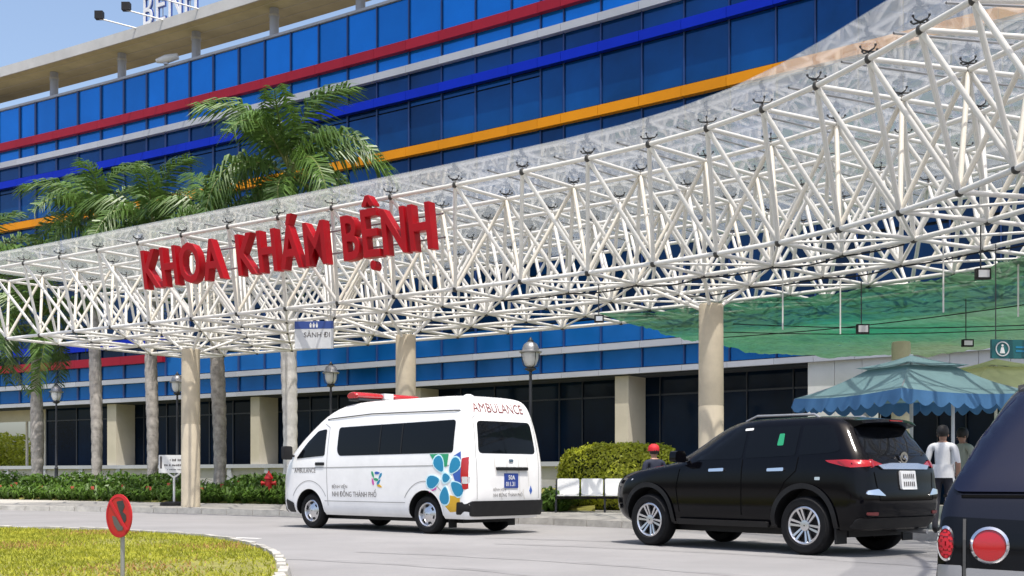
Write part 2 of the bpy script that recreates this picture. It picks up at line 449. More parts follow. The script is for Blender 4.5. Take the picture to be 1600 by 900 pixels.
# patches: worn spots without grass
patchy = np.sin(gx*1.3+gy*.7)+np.sin(gx*.55-gy*1.1+1)+RNG.normal(0, .6, len(gx))
keep = patchy > -1.5; gx, gy, patchy = gx[keep], gy[keep], patchy[keep]
n = len(gx); a = RNG.uniform(0, 6.28, n); wd = RNG.uniform(.006, .015, n); hh = RNG.uniform(.015, .05, n)*(.7+.5*RNG.random(n)); lean = RNG.normal(0, .022, (n, 2))
V = np.zeros((n, 3, 3))
V[:, 0] = np.stack([gx-np.cos(a)*wd, gy-np.sin(a)*wd, np.full(n, .098)], 1)
V[:, 1] = np.stack([gx+np.cos(a)*wd, gy+np.sin(a)*wd, np.full(n, .098)], 1)
V[:, 2] = np.stack([gx+lean[:, 0], gy+lean[:, 1], .10+hh], 1)
def raw_mesh(name, V, k, mats, mi=None):
    me = bpy.data.meshes.new(name); nf = len(V)
    me.vertices.add(nf*k); me.vertices.foreach_set('co', V.reshape(-1).astype(np.float32))
    me.loops.add(nf*k); me.loops.foreach_set('vertex_index', np.arange(nf*k, dtype=np.int32))
    me.polygons.add(nf); me.polygons.foreach_set('loop_start', np.arange(0, nf*k, k, dtype=np.int32))
    for m in mats: me.materials.append(MATS[m])
    if mi is not None: me.polygons.foreach_set('material_index', mi.astype(np.int32))
    me.update(calc_edges=True); return me
mi = ((np.sin(gx*2.1+3)+np.sin(gy*1.7)+RNG.normal(0, .9, n)) > 1.9).astype(int)
tag(obj('grass', raw_mesh('grass', V, 3, ['grass', 'dry_grass'], mi)), 'short yellow green grass on the kerbed lawn island', 'grass', kind='stuff')

# lane line
mb = MB(); a, b = gp(238, 835.5), gp(402, 842); d = (b-a).normalized(); nn = Vector((-d.y, d.x, 0))*.12
obj('lane_line', mb.add([(p.x, p.y, .004) for p in (a, b, b+nn, a+nn)], [(0,1,2,3)]).mesh('lane_line', 'road_paint'), bpy.data.objects['road'])

# faint tyre marks following the bend
for k, (r, a0, a1) in enumerate(((9.6, -20, 64), (11.1, -16, 60), (13.6, 5, 58), (15.0, 8, 62))):
    c0 = Vector((-8.3, 6.5, 0)); V = []; Fc = []
    for i in range(40):
        t = math.radians(a0+(a1-a0)*i/39); wv = .11+.03*math.sin(i*1.7+k)
        for rr in (r-wv, r+wv): V.append((c0.x+rr*math.cos(t)*1.12, c0.y+rr*math.sin(t), .003))
    for i in range(39): Fc.append((2*i, 2*i+1, 2*i+3, 2*i+2))
    obj('tyre_mark', MB().add(V, Fc).mesh('tyre_mark', 'tyre_mark'), bpy.data.objects['road'])

# ---------------------------------------------------------------- hospital building
B0 = FP(700, 0, 0)
bld = thing('hospital_building', 'long curved blue glass hospital block with red, blue and orange bands behind the canopy', 'building', B0)
def fb(x0, x1, o0, o1, z0, z1, gap=0.0, mb=None, mi=0):
    a, b = FP(x0, 0), FP(x1, 0); d = (b-a).normalized()*gap
    A = [FP(x0, o1)+d, FP(x1, o1)-d, FP(x1, o0)-d, FP(x0, o0)+d]
    mb = mb or MB()
    return mb.hexa([(p.x, p.y, z0) for p in A]+[(p.x, p.y, z1) for p in A], mi)
def bpart(name, m, mats, parent=None):
    return obj(name, m.mesh(name, mats), parent or bld, world=parent is None)
MX = [-290,-255,-220,-185,-150,-112,-75,-38,-2,32,56.7,89.5,122.8,158.7,194.6,230.4,260,297.3,334.3,374,414.4,455.2,498.7,544,590,640,691,744,800,845.7,882,940,1004,1070,1140.5,1213.5,1275,1340,1410,1485,1565,1650,1740]
k0 = EYE-1.08
ROWS = [(19.80,21.58,'sky_tint_glass','upper_pane'),(18.70,19.28,'sky_tint_glass','upper_pane'),(17.63,18.30,'vision_glass','window_pane'),(15.22,17.10,'vision_glass','window_pane'),(12.1,14.72,'vision_glass','window_pane')]  # top two rows are panes with the sky's reflection in their colour
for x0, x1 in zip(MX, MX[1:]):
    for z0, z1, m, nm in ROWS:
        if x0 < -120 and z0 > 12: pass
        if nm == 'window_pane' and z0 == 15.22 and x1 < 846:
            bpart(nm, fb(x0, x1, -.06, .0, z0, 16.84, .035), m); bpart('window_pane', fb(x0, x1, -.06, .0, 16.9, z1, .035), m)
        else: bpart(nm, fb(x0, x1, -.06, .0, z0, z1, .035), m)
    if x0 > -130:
        bpart('glass_panel', fb(x0, x1, -.06, 0, 6.1, 7.0, .035), 'lower_glass'); bpart('dark_pane', fb(x0, x1, -.06, 0, 7.06, 8.9, .035), 'night_glass')  # blue row below, darker navy row above
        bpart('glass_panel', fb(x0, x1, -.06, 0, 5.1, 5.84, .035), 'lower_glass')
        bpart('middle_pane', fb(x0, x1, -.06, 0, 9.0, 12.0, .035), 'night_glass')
    STR = [(19.53,.42,'red_cladding'),(18.5,.31,'grey_cladding'),(17.37,.38,'blue_cladding'),(14.96,.38,'orange_cladding')]
    if x0 > -130: STR += [(5.97,.24,'grey_cladding'),(5.0,.2,'grey_cladding')]
    if x0 > -130 and x1 < 275: STR += [(7.04,.42,'red_cladding'),(7.88,.42,'blue_cladding')]
    xm = (x0+x1)/2
    for z, t, m in STR:
        bpart('cladding_panel', fb(x0, x1, .02, .28 if t > .3 else .22, z-t/2+k0, z+t/2+k0, .008), m)
for x in MX:
    a = .9 if x > 400 else 1.3
    bpart('mullion', fb(x-a, x+a, .0, .07, 5.1, 21.6), 'mullion')
for i in range(0, len(MX)-1, 2):
    bpart('wall_core', fb(MX[i], MX[i+2] if i+2 < len(MX) else MX[-1], -.6, -.1, 5.0, 21.5), 'core')
# coping along the top of the glass
for x0, x1 in zip(MX, MX[1:]): bpart('coping', fb(x0, x1, -.4, .1, 21.60, 21.72, .004), 'grey_cladding')
# roof ring on round columns
rx = list(range(-290, 1741, 58))
for x0, x1 in zip(rx, rx[1:]):
    s = bpart('roof_slab', fb(x0, x1, -2.2, .95, 23.16, 23.42), 'soffit')
    bpart('fascia', fb(x0, x1, .95, 1.02, 23.02, 23.55), 'concrete_light')
    bpart('roof_top', fb(x0, x1, -2.2, .93, 23.425, 23.53), 'concrete_light')
for x0, x1 in zip(rx, rx[1:]):
    for o in (-1.4, -.6, .2): bpart('soffit_joint', fb(x0, x1, o, o+.03, 23.148, 23.158), 'cream_wall')
for x in (-150, -30, 76, 182, 298, 420, 555, 700, 850):
    p = FP(x, -.35)
    bpart('roof_column', MB().lathe([(.22, 21.7), (.22, 23.15)], 14, c=(p.x, p.y, 0)), 'grey_cladding')
    bpart('column_collar', MB().lathe([(.26, 22.75), (.26, 22.85)], 14, c=(p.x, p.y, 0)), 'concrete_light')
# louvres of the roof plant at the left end
for k in range(5):
    bpart('roof_louvre', fb(-120, 46-k*9, -2.6-k*.02, -2.2, 21.75+k*.17, 21.84+k*.17), 'grey_metal')
# roof letters with outline
v, f = text_mesh('B', 1)
s = 'BỆNH'; xl = 231.0
p_left = FP(231, .3); p_right = FP(331, .3); dd = (p_right-p_left).normalized()
nrm = Vector((dd.y, -dd.x, 0))
adv = 0
rs = thing('roof_letters', 'white letters outlined in blue standing on the roof edge, only their feet in view', 'sign', (p_left.x, p_left.y, 23.53))
for ch in s:
    for layer, (off, mt, d0) in enumerate(((.05, 'sign_blue', 0), (-.005, 'off_white', .05))):
        v, f = text_mesh(ch, 2.3, off, .04)
        wch = v[:, 0].max() if layer == 0 else wch
        V = [p_left+dd*((q[0]+adv)*.62)+nrm*(q[2]+d0)+Vector((0, 0, 23.83+q[1])) for q in v]
        par = obj('letter', MB().add(V, f).mesh('letter', mt), rs, world=True) if layer == 0 else obj('letter_face', MB().add(V, f).mesh('letter_face', mt), rs, world=True)
    adv += wch+.22
m = MB()
for t in np.linspace(.1, 3.4, 6):
    p = p_left+dd*t
    m.tube([p-nrm*.05+Vector((0,0,23.5)), p-nrm*.05+Vector((0,0,25.6))], .03, 5)
obj('mounting_frame', m.mesh('mounting_frame', 'grey_metal'), rs, world=True)
for i, (x, lab) in enumerate(((238, 'black floodlight on a white arm beyond the first roof letter'), (280, 'black floodlight on a white arm before the second roof letter'), (335, 'black floodlight on a white arm after the last roof letter'))):
    p = FP(x, 1.0); q = FP(x-22, 2.4)
    t = thing('roof_floodlight', lab, 'floodlight', (p.x, p.y, 23.5), group='floodlights along the roof edge')
    obj('arm', MB().tube([(p.x, p.y, 23.5), (q.x, q.y, 23.75)], .035, 6).mesh('arm', 'white'), t, world=True)
    obj('lamp_head', MB().box(q.x-.2, q.x+.2, q.y-.15, q.y+.15, 23.72, 24.1).mesh('lamp_head', 'black_plastic'), t, world=True)
# white spotlight on the coping
p = FP(262, .1)
t = thing('roof_spotlight', 'cream spotlight lying on the coping of the blue glass', 'spotlight', (p.x, p.y, 21.72))
obj('lamp_head', MB().tube([(p.x-.5, p.y, 21.9), (p.x, p.y, 22.0), (p.x+.6, p.y, 22.15)], [.1, .22, .16], 10).mesh('lamp_head', 'off_white', 40), t, world=True)
obj('bracket', MB().box(p.x-.1, p.x+.1, p.y-.1, p.y+.1, 21.72, 21.95).mesh('bracket', 'grey_metal'), t, world=True)

# ground floor: recessed dark glazing, columns, plinth
DOOR = 42
gx_ = [DOOR]+[x for x in MX if DOOR+20 < x < 1262]+[1263]
for x0, x1 in zip(gx_, gx_[1:]):
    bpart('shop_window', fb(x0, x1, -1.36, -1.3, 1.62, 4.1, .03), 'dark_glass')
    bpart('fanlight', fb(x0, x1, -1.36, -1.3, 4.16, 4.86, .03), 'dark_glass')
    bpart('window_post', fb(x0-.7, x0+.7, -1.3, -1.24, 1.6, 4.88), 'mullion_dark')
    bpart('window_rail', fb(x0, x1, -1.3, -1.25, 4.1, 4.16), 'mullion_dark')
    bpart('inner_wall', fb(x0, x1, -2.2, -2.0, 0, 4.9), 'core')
for x0, x1 in zip(MX[3:], MX[4:]):
    bpart('soffit_panel', fb(x0, x1, -2.2, .0, 4.80, 4.90), 'core')
for x in (-62, 174, 398, 646, 971):
    half = .31*F/facade_Z((x-CX)/F)/1
    bpart('pillar', fb(x-7 if x < 500 else x-10.5, x+7 if x < 500 else x+10.5, -1.24, -.02, 1.6, 4.8), 'cream_wall')
px = [-290]+list(range(-220, 1000, 58))+[1000]
for x0, x1 in zip(px, px[1:]):
    bpart('plinth_panel', fb(x0, x1, -.35, .0, .2, 1.42, .05), 'stone_wall')
    bpart('plinth_cap', fb(x0, x1, -1.5, .12, 1.42, 1.60, .004), 'grey_cladding')
    bpart('plinth_pier', fb(x0-3, x0+3, -.1, .09, .2, 1.42), 'grey_cladding')
for x0, x1 in ((1000,1070),(1070,1140),(1140,1210),(1210,1262)): bpart('plinth_cap', fb(x0, x1, -1.5, .1, .1, .5, .004), 'stone_wall')
# glazed passage at the far left, open to the garden behind
bpart('door_frame', fb(-40, DOOR, -1.34, -1.26, 4.15, 4.85), 'cream_wall')
for x in (-38, 11, 40): bpart('door_post', fb(x-1, x+1, -1.34, -1.24, 1.6, 4.15), 'cream_wall')
# white panelled wall at the entrance right of the glass
wx = [1263, 1305, 1348, 1395, 1440, 1485, 1530, 1580, 1640, 1740]
for i, (x0, x1) in enumerate(zip(wx, wx[1:])):
    bpart('white_panel', fb(x0, x1, -.5, .05, 0.1 if i < 2 else 3.5, 4.88, .008), 'white_panel')
    if i >= 2:
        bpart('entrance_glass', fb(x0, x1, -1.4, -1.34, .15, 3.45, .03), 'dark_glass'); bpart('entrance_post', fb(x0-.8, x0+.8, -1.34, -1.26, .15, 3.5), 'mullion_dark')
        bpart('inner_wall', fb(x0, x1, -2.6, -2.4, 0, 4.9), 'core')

# ---------------------------------------------------------------- garden behind the passage
def leaf_blob(c, r, n, size, flat=.0, squash=(1,1,1), power=2.0):
    d = RNG.normal(size=(n, 3)); d /= np.linalg.norm(d, axis=1)[:, None]
    rad = RNG.random(n)**(1/power)
    p = d*rad[:, None]*np.array(squash)*r+np.array(c)
    return p, d
def leaf_quads(p, d, size, jit=.9):
    n = len(p); nrm_ = d+RNG.normal(0, jit, (n, 3)); nrm_ /= np.linalg.norm(nrm_, axis=1)[:, None]
    t = np.cross(nrm_, RNG.normal(size=(n, 3))); t /= np.linalg.norm(t, axis=1)[:, None]; b = np.cross(nrm_, t)
    s = (size*RNG.uniform(.6, 1.3, n))[:, None]
    return np.stack([p-t*s, p-b*s*.45, p+t*s, p+b*s*.45], 1)
for i, (x, Z, r) in enumerate(((-20, 73, 1.5), (8, 74.5, 1.3), (32, 72.5, 1.2))):
    c = ray(x, Z)
    t = thing('garden_shrub', ['bright shrub seen through the passage beyond the outer door post', 'bright shrub seen through the middle of the passage', 'bright shrub seen through the passage beside the dark glass'][i], 'shrub', (c.x, c.y, 0), group='shrubs beyond the passage')
    p, d = leaf_blob((0, 0, 1.9), r, 1500, .2, squash=(1, 1, 1.45), power=4)
    obj('foliage', raw_mesh('foliage', leaf_quads(p, d, .16), 4, ['hedge_leaf']), t)
    obj('stem', MB().tube([(0, 0, 0), (0, 0, 1.6)], [.1, .05], 7).mesh('stem', 'bark'), t)

# ---------------------------------------------------------------- space frame canopy
HB = 4.2; HT = 6.2        # levels of the lower and the upper grid above the eye
Bpx = [(11,529),(62.5,523.5),(116,517.5),(173,511),(234,504.5),(299,498),(371,490),(446,482),(528,473),(616,463),(712,451.5),(814,439),(922,426),(1024,412),(1122,396.5),(1219,380),(1314,358),(1410,331),(1504,300),(1591,264)]
Brow = [Vector(((x-CX)/F*HB*F/(HZ-y), HB*F/(HZ-y), 0)) for x, y in Bpx]
th = math.atan2(-(Brow[-1].y-Brow[-2].y), Brow[-1].x-Brow[-2].x)
while len(Brow) < 26:
    th += math.radians(6.3); Brow.append(Brow[-1]+Vector((math.cos(th), -math.sin(th), 0))*1.36)
n_ = len(Brow)
Tpx = [(-17,420.5),(37.5,411.5),(94.7,402),(152.5,392),(216.5,379.5),(284,367.5),(357,354),(435,340.5),(519,325),(610,308),(712,289),(820,268),(922,247.5),(1017,226),(1107.7,201),(1195.7,171.5),(1278,134.5),(1361.5,91.5),(1440,45),(1521,0)]
Trow = [Vector(((x-CX)/F*HT*F/(HZ-y), HT*F/(HZ-y), 0)) for x, y in Tpx]
# smooth the two rows a little, then fill the unseen ends from the lower row
def smooth_row(R, it=2):
    for _ in range(it): R = [R[0]]+[R[i]*.5+(R[i-1]+R[i+1])*.25 for i in range(1, len(R)-1)]+[R[-1]]
    return R
Brow = smooth_row(Brow, 1); Trow = smooth_row(Trow, 1)
def head(i):
    a, b = Brow[max(0, i-2)], Brow[min(n_-1, i+2)]; d = (b-a).normalized(); return d
def nor(i):
    i = max(0, min(n_-1, i)); j = int(math.floor(i)); k = min(n_-1, j+1); t = i-j
    d = (head(j)*(1-t)+head(k)*t).normalized(); return Vector((-d.y, d.x, 0))
for i in range(len(Trow), n_-1):
    Trow.append((Brow[i]+Brow[i+1])/2-nor(i+.5)*.9)
Trow = [Trow[0]*2-Trow[1]]+Trow+[Trow[-1]*2-Trow[-2]]
MOD = 1.8; NR = 5
ZB = HB+EYE; ZT = HT+EYE
Bn = [[Brow[i]+nor(i)*MOD*k+Vector((0, 0, ZB)) for i in range(n_)] for k in range(NR)]
Tn = [[Trow[j]+nor(j-.5)*MOD*k+Vector((0, 0, ZT+.03*k)) for j in range(n_+1)] for k in range(NR+1)]
cb = ray(634, 31.6)
can = thing('truss_canopy', 'curved white steel space frame canopy with glass roof over the drop-off kerb', 'canopy', (cb.x, cb.y, 0))
rods = []      # (a, b, radius, name, material)
for k in range(NR):
    for i in range(n_):
        if i+1 < n_: rods.append((Bn[k][i], Bn[k][i+1], .047, 'bottom_chord', 'truss_white'))
        if k+1 < NR: rods.append((Bn[k][i], Bn[k+1][i], .041, 'bottom_tie', 'truss_white'))
for k in range(NR+1):
    for j in range(n_+1):
        if j < n_: rods.append((Tn[k][j], Tn[k][j+1], .047, 'top_chord', 'truss_white'))
        if k < NR: rods.append((Tn[k][j], Tn[k+1][j], .041, 'top_tie', 'truss_white'))
for k in range(NR):
    for i in range(n_):
        for kk in (k, k+1):
            for jj in (i, i+1):
                cream = (kk == 1 or (i*7+k*3+jj) % 5 == 0) and kk > k
                rods.append((Bn[k][i], Tn[kk][jj], .043, 'diagonal_strut', 'truss_cream' if cream else 'truss_white'))
for k in range(NR-1):      # light bracing in the lower grid, glazing bars half way between the upper nodes
    for i in range(n_-1):
        rods.append((Bn[k][i], Bn[k+1][i+1], .026, 'cross_brace', 'truss_white') if (i+k) % 2 else (Bn[k][i+1], Bn[k+1][i], .026, 'cross_brace', 'truss_white'))
for k in range(NR):
    for j in range(n_):
        up_ = Vector((0, 0, .17)); a_ = (Tn[k][j]+Tn[k][j+1])/2+up_; b_ = (Tn[k+1][j]+Tn[k+1][j+1])/2+up_
        rods.append((a_, b_, .02, 'glazing_bar', 'grey_metal'))
UC = {}
for m in ('truss_white', 'truss_cream', 'grey_metal'):
    q = MB(); q.tube([(0,0,-.5), (0,0,.5)], 1, 10, cap=False); UC[m] = q.mesh('rod', m, 60)
def vis_key(r):
    c = (Vector(r[0])+Vector(r[1]))/2; return c.y if abs(c.x/c.y) < .5 and c.y > 8 else 999
byname = {}
for r in rods: byname.setdefault(r[3], []).append(r)
for nm, L in byname.items():
    L.sort(key=vis_key)
    for a, b, r, n, m in L[:295]: obj(n, UC[m], can, rod_matrix(a, b, r), world=True)
    for m in ('truss_white', 'truss_cream', 'grey_metal'):
        rest = [q for q in L[295:] if q[4] == m]
        if rest:
            q = MB()
            for a, b, r, n, _ in rest: q.tube([a, b], r, 8, cap=False)
            obj('far_strut', q.mesh('far_strut', m, 60), can, world=True)['kind'] = 'stuff'
q = MB(); q.lathe([(.03,-.07),(.058,-.045),(.068,0),(.058,.045),(.03,.07)], 10); ball = q.mesh('node_joint', 'joint', 60)
for row in Bn+Tn:
    for p in row: obj('node_joint', ball, can, Matrix.Translation(p), world=True)
# glass clamps on the upper nodes
q = MB(); q.tube([(0,0,.05),(0,0,.24)], .028, 6)
for sx, sy in ((1,1),(1,-1),(-1,1),(-1,-1)):
    q.tube([(0,0,.22),(sx*.26,sy*.26,.24),(sx*.34,sy*.34,.30)], [.035,.028,.022], 5)
    q.lathe([(.06,.30),(.06,.35)], 7, c=(sx*.34, sy*.34, 0))
spider = q.mesh('glass_clamp', 'clamp')
for k, row in enumerate(Tn):
    for j, p in enumerate(row): obj('glass_clamp', spider, can, Matrix.Translation(p) @ Matrix.Rotation(.7+.2*j, 4, 'Z') @ Matrix.Diagonal((.32, .32, .5, 1)), world=True)
# glass panes: one per bay, overhanging the front and back edge
GT = .21
def gpane(A):
    c = sum(A, Vector())/4; A = [c+(p-c)*.988+Vector((0, 0, GT)) for p in A]
    return MB().hexa(A+[p+Vector((0, 0, .016)) for p in A])
for j in range(n_):
    for k in range(-1, NR+1):
        if k == -1: A = [Tn[0][j]-nor(j-.5)*.75, Tn[0][j+1]-nor(j+.5)*.75, Tn[0][j+1], Tn[0][j]]
        elif k == NR: A = [Tn[NR][j], Tn[NR][j+1], Tn[NR][j+1]+nor(j+.5)*.6, Tn[NR][j]+nor(j-.5)*.6]
        else: A = [Tn[k][j], Tn[k][j+1], Tn[k+1][j+1], Tn[k+1][j]]
        obj('glass_pane', gpane(A).mesh('glass_pane', 'roof_glass'), can, world=True)
# concrete columns with four short struts up to the frame
def canopy_column(c, label, r=.27, top=4.62):
    t = thing('canopy_column', label, 'column', c, group=None)
    obj('shaft', MB().lathe([(r*1.02, 0), (r*1.02, .1), (r, .12), (r, 2.4), (r*.985, 2.41), (r*.985, 2.43), (r, 2.44), (r*.97, top-.05), (r*.9, top)], 28).mesh('shaft', 'column', 35), t)
    near = sorted([p for row in Bn for p in row], key=lambda p: (p.x-c[0])**2+(p.y-c[1])**2)[:4]
    for p in near if (near[0]-Vector((c[0], c[1], ZB))).length < 2 else []: obj('head_strut', UC['truss_white'], t, rod_matrix(Vector((c[0], c[1], c[2]+top-.2))-t.location, Vector(p)-t.location, .04))
    return t
c = ray(298, 34.7); canopy_column((c.x, c.y, .13), 'round cream column beside the white notice board')
c = ray(634, 31.2); canopy_column((c.x, c.y, .13), 'round cream column behind the ambulance roof light')
c = ray(1111, 25.6); canopy_column((c.x, c.y, .13), 'thick round cream column behind the black car')
c = ray(1408, 30.0); canopy_column((c.x, c.y, .13), 'round column rising behind the blue parasol into the green net', .24, 4.3)

# slack black cables under the frame
for i, (k, i0, i1, lab) in enumerate(((1, 10, 16, 'slack black cable tied under the frame above the ambulance'), (2, 12, 19, 'slack black cable sagging under the frame above the black car'))):
    pts = []
    for a in range(i0, i1):
        for s in range(8):
            t = s/8; p = Bn[k][a].lerp(Bn[k][a+1], t); pts.append(p+Vector((0, 0, -.05-.09*math.sin(math.pi*t)*(.3+.7*((a*37) % 5)/5))))
    tag(obj('cable', MB().tube(pts, .016, 5).mesh('cable', 'black_plastic')), lab, 'cable', 'cables under the canopy')
# thin drop rods of the frame where the net hangs
for x, y0, y1, Z in ((1223, 440, 515, 24.0), (1313, 450, 522, 24.8), (1474, 405, 488, 21.5), (1591, 415, 495, 22.5)):
    p = ray(x, Z); obj('drop_rod', UC['truss_white'], can, rod_matrix((p.x, p.y, ZB), (p.x, p.y, pz(y1, Z)), .015), world=True)

# green shade net slung between frame and building
fr = [(930,488,5.12),(1000,489,5.12),(1080,481,5.12),(1200,466,5.12),(1320,451,5.12),(1440,435,5.12),(1600,402,5.12),(1760,355,5.12)]
bk = [(935,489,5.12),(1010,512,5.12),(1090,530,5.1),(1185,549,5.08),(1290,556,4.95),(1400,553,4.8),(1600,541,4.72),(1760,528,4.7)]
def lift(a): x, y, z = a; Z = (z-EYE)*F/(HZ-y); return Vector(((x-CX)/F*Z, Z, z))
FR = resample([lift(a) for a in fr], .11); 
m_ = len(FR)-1; BKr = resample([lift(a) for a in bk], .16); BK = [BKr[int(round(i/m_*(len(BKr)-1)))] for i in range(m_+1)]
V = []; Fc = []; nv = 90
from mathutils import noise as mn
for i in range(m_+1):
    for j in range(nv+1):
        t = j/nv; p = FR[i].lerp(BK[i], t); w_ = (FR[i]-BK[i]).length
        s = mn.noise(Vector((p.x*.7, p.y*.6, 0)))*.25+abs(mn.noise(Vector((p.x*1.1+p.y*.8, p.y*1.6-p.x*.5, 3))))*-.42+abs(mn.noise(Vector((p.x*2.2-p.y*3, p.y*2.2+p.x*2.5, 7))))*-.30
        sag = -.05*math.sin(math.pi*t)*min(1, w_/5)
        V.append((p.x, p.y, p.z+(s*.34+sag)*min(1, w_/3)))
for i in range(m_):
    for j in range(nv): a = i*(nv+1)+j; Fc.append((a, a+1, a+nv+2, a+nv+1))
net = tag(obj('shade_net', MB().add(V, Fc).mesh('shade_net', 'shade_net', 170)), 'wrinkled green shade net slung under the canopy in front of the entrance', 'net')

for i, (t0, t1, lab) in enumerate(((.18, .55, 'dark rope crossing under the upper part of the green net'), (.45, .62, 'dark rope crossing under the middle of the green net'), (.60, .30, 'dark rope slanting across the green net towards the floodlight'))):
    pts = []
    for k in range(30):
        u = .30+.62*k/29; ii = int(u*m_); tt = t0+(t1-t0)*k/29; q = V[ii*(nv+1)+int(tt*nv)]; pts.append((q[0], q[1], q[2]-.05))
    a_, b_ = Vector(pts[0]), Vector(pts[-1]); pts = [a_.lerp(b_, k/29)+Vector((0, 0, -.16-.10*math.sin(math.pi*k/29))) for k in range(30)]
    tag(obj('rope', MB().tube(pts, .012, 5).mesh('rope', 'black_plastic')), lab, 'rope', 'ropes under the green net')
# ---------------------------------------------------------------- red letters on the canopy front
SL = ray(243, 31.0); SR = ray(698, 25.4)
SZ = 5.9
sd = (SR-SL).normalized(); sn = Vector((sd.y, -sd.x, 0))
tilt = math.radians(8); su = (Vector((0, 0, 1))*math.cos(tilt)+sn*math.sin(tilt))
sgn = thing('red_letter_sign', 'large red block letters across the front of the white truss', 'sign', (SL.x, SL.y, SZ))
words = 'KHOA KHÁM BỆNH'; glyphs = []; cur = 0
for ch in words:
    if ch == ' ': cur += .42; continue
    v, f = text_mesh(ch, 1.0, .012, .10, bevel=.008)
    x0, x1 = v[:, 0].min(), v[:, 0].max(); glyphs.append((cur-x0, v, f)); cur += x1-x0+.10
cap = text_mesh('H', 1.0, .012)[0][:, 1].max(); Lw = (SR-SL).length
for dx, v, f in glyphs:
    V = [SL+sd*((q[0]+dx)/cur*Lw)+su*(q[1]/cap*.95)+sn*(q[2]+.25)+Vector((0, 0, SZ)) for q in v]
    obj('letter', MB().add(V, f).mesh('letter', 'sign_red', 40), sgn, world=True)
for h in (.25, .75):
    a = SL+su*h+sn*.02+Vector((0, 0, SZ)); b = SR+su*h+sn*.02+Vector((0, 0, SZ))
    obj('mounting_rail', UC['grey_metal'], sgn, rod_matrix(a, b, .025), world=True)

# ---------------------------------------------------------------- text on flat boards
def flat_text(s, parent, fn, h, matn, name='lettering', off=.0, depth=.004, center=True, squeeze=1):
    v, f = text_mesh(s, 1, off)
    H_ = text_mesh('H', 1, off)[0][:, 1].max(); v = v/H_*h; v[:, 0] *= squeeze
    if center: v[:, 0] -= (v[:, 0].min()+v[:, 0].max())/2
    return obj(name, MB().add([fn(q[0], q[1], depth) for q in v], f).mesh(name, matn), parent)
# hanging direction sign under the truss
Z = 29.6; c = ray(491, Z); wS, hS = .98, .66; zc = pz(524, Z)
t = thing('hanging_sign', 'blue and white hanging sign reading SẢNH ĐI under the truss', 'sign', (c.x, c.y, zc), math.radians(-6))
obj('board', MB().box(-wS/2, wS/2, -.04, .04, -hS/2, hS/2-.17).mesh('board', 'off_white'), t)
obj('header', MB().box(-wS/2, wS/2, -.044, .044, hS/2-.17, hS/2+.02).mesh('header', 'sign_blue'), t)
ff = lambda u, v, d: (u, -.044-d, v)
flat_text('SẢNH ĐI', t, lambda u, v, d: (u+.08, -.042-d, v-.05), .12, 'text_grey', off=.004)
m = MB()
for k, xk in enumerate((-.08, 0, .08)):
    m.prism([(xk-.02, hS/2-.14), (xk+.02, hS/2-.14), (xk+.03, hS/2-.06), (xk-.03, hS/2-.06)], ff, .002, .006); m.prism([(xk-.015, hS/2-.05), (xk+.015, hS/2-.05), (xk+.012, hS/2-.02), (xk-.012, hS/2-.02)], ff, .002, .006)
obj('people_symbol', m.mesh('people_symbol', 'white'), t)
for s in (-1, 1): obj('hanger', MB().tube([(s*.42, 0, hS/2), (s*.42, 0, ZB-zc)], .012, 5).mesh('hanger', 'grey_metal'), t)
# teal sign with a figure, hung below the net
Z = 21.5; c = ray(1600, Z); zc = pz(546, Z)
t = thing('toilet_sign', 'dark teal hanging sign with a white figure in a ring', 'sign', (c.x, c.y, zc), math.radians(8))
obj('board', MB().box(-.64, .7, -.03, .03, -.17, .17).mesh('board', 'teal_board'), t)
fr_ = lambda u, v, d: (u-.44, -.03-d, v)
m = MB(); m.lathe([(.115, 0), (.135, 0), (.135, .01), (.115, .01)], 28, cap=False); m.v = [(p[0]-.44, -.033-p[2], p[1]) for p in m.v]
obj('ring', m.mesh('ring', 'off_white'), t)
m = MB(); m.prism([(-.05, -.08), (.05, -.08), (.022, .03), (-.022, .03)], fr_, .002, .008); m.prism([(.022*math.cos(a), .062+.022*math.sin(a)) for a in np.linspace(0, 6.283, 13)[:-1]], fr_, .002, .008)
obj('figure_symbol', m.mesh('figure_symbol', 'white'), t)
m = MB()
for k in range(2): m.prism([(.26, .02-k*.07), (.60-k*.1, .02-k*.07), (.60-k*.1, .05-k*.07), (.26, .05-k*.07)], fr_, .002, .006)
obj('faded_line', m.mesh('faded_line', 'teal'), t)
for s in (-.55, .6): obj('hanger', MB().tube([(s, 0, .17), (s, 0, ZB-zc)], .01, 5).mesh('hanger', 'dark_metal'), t)

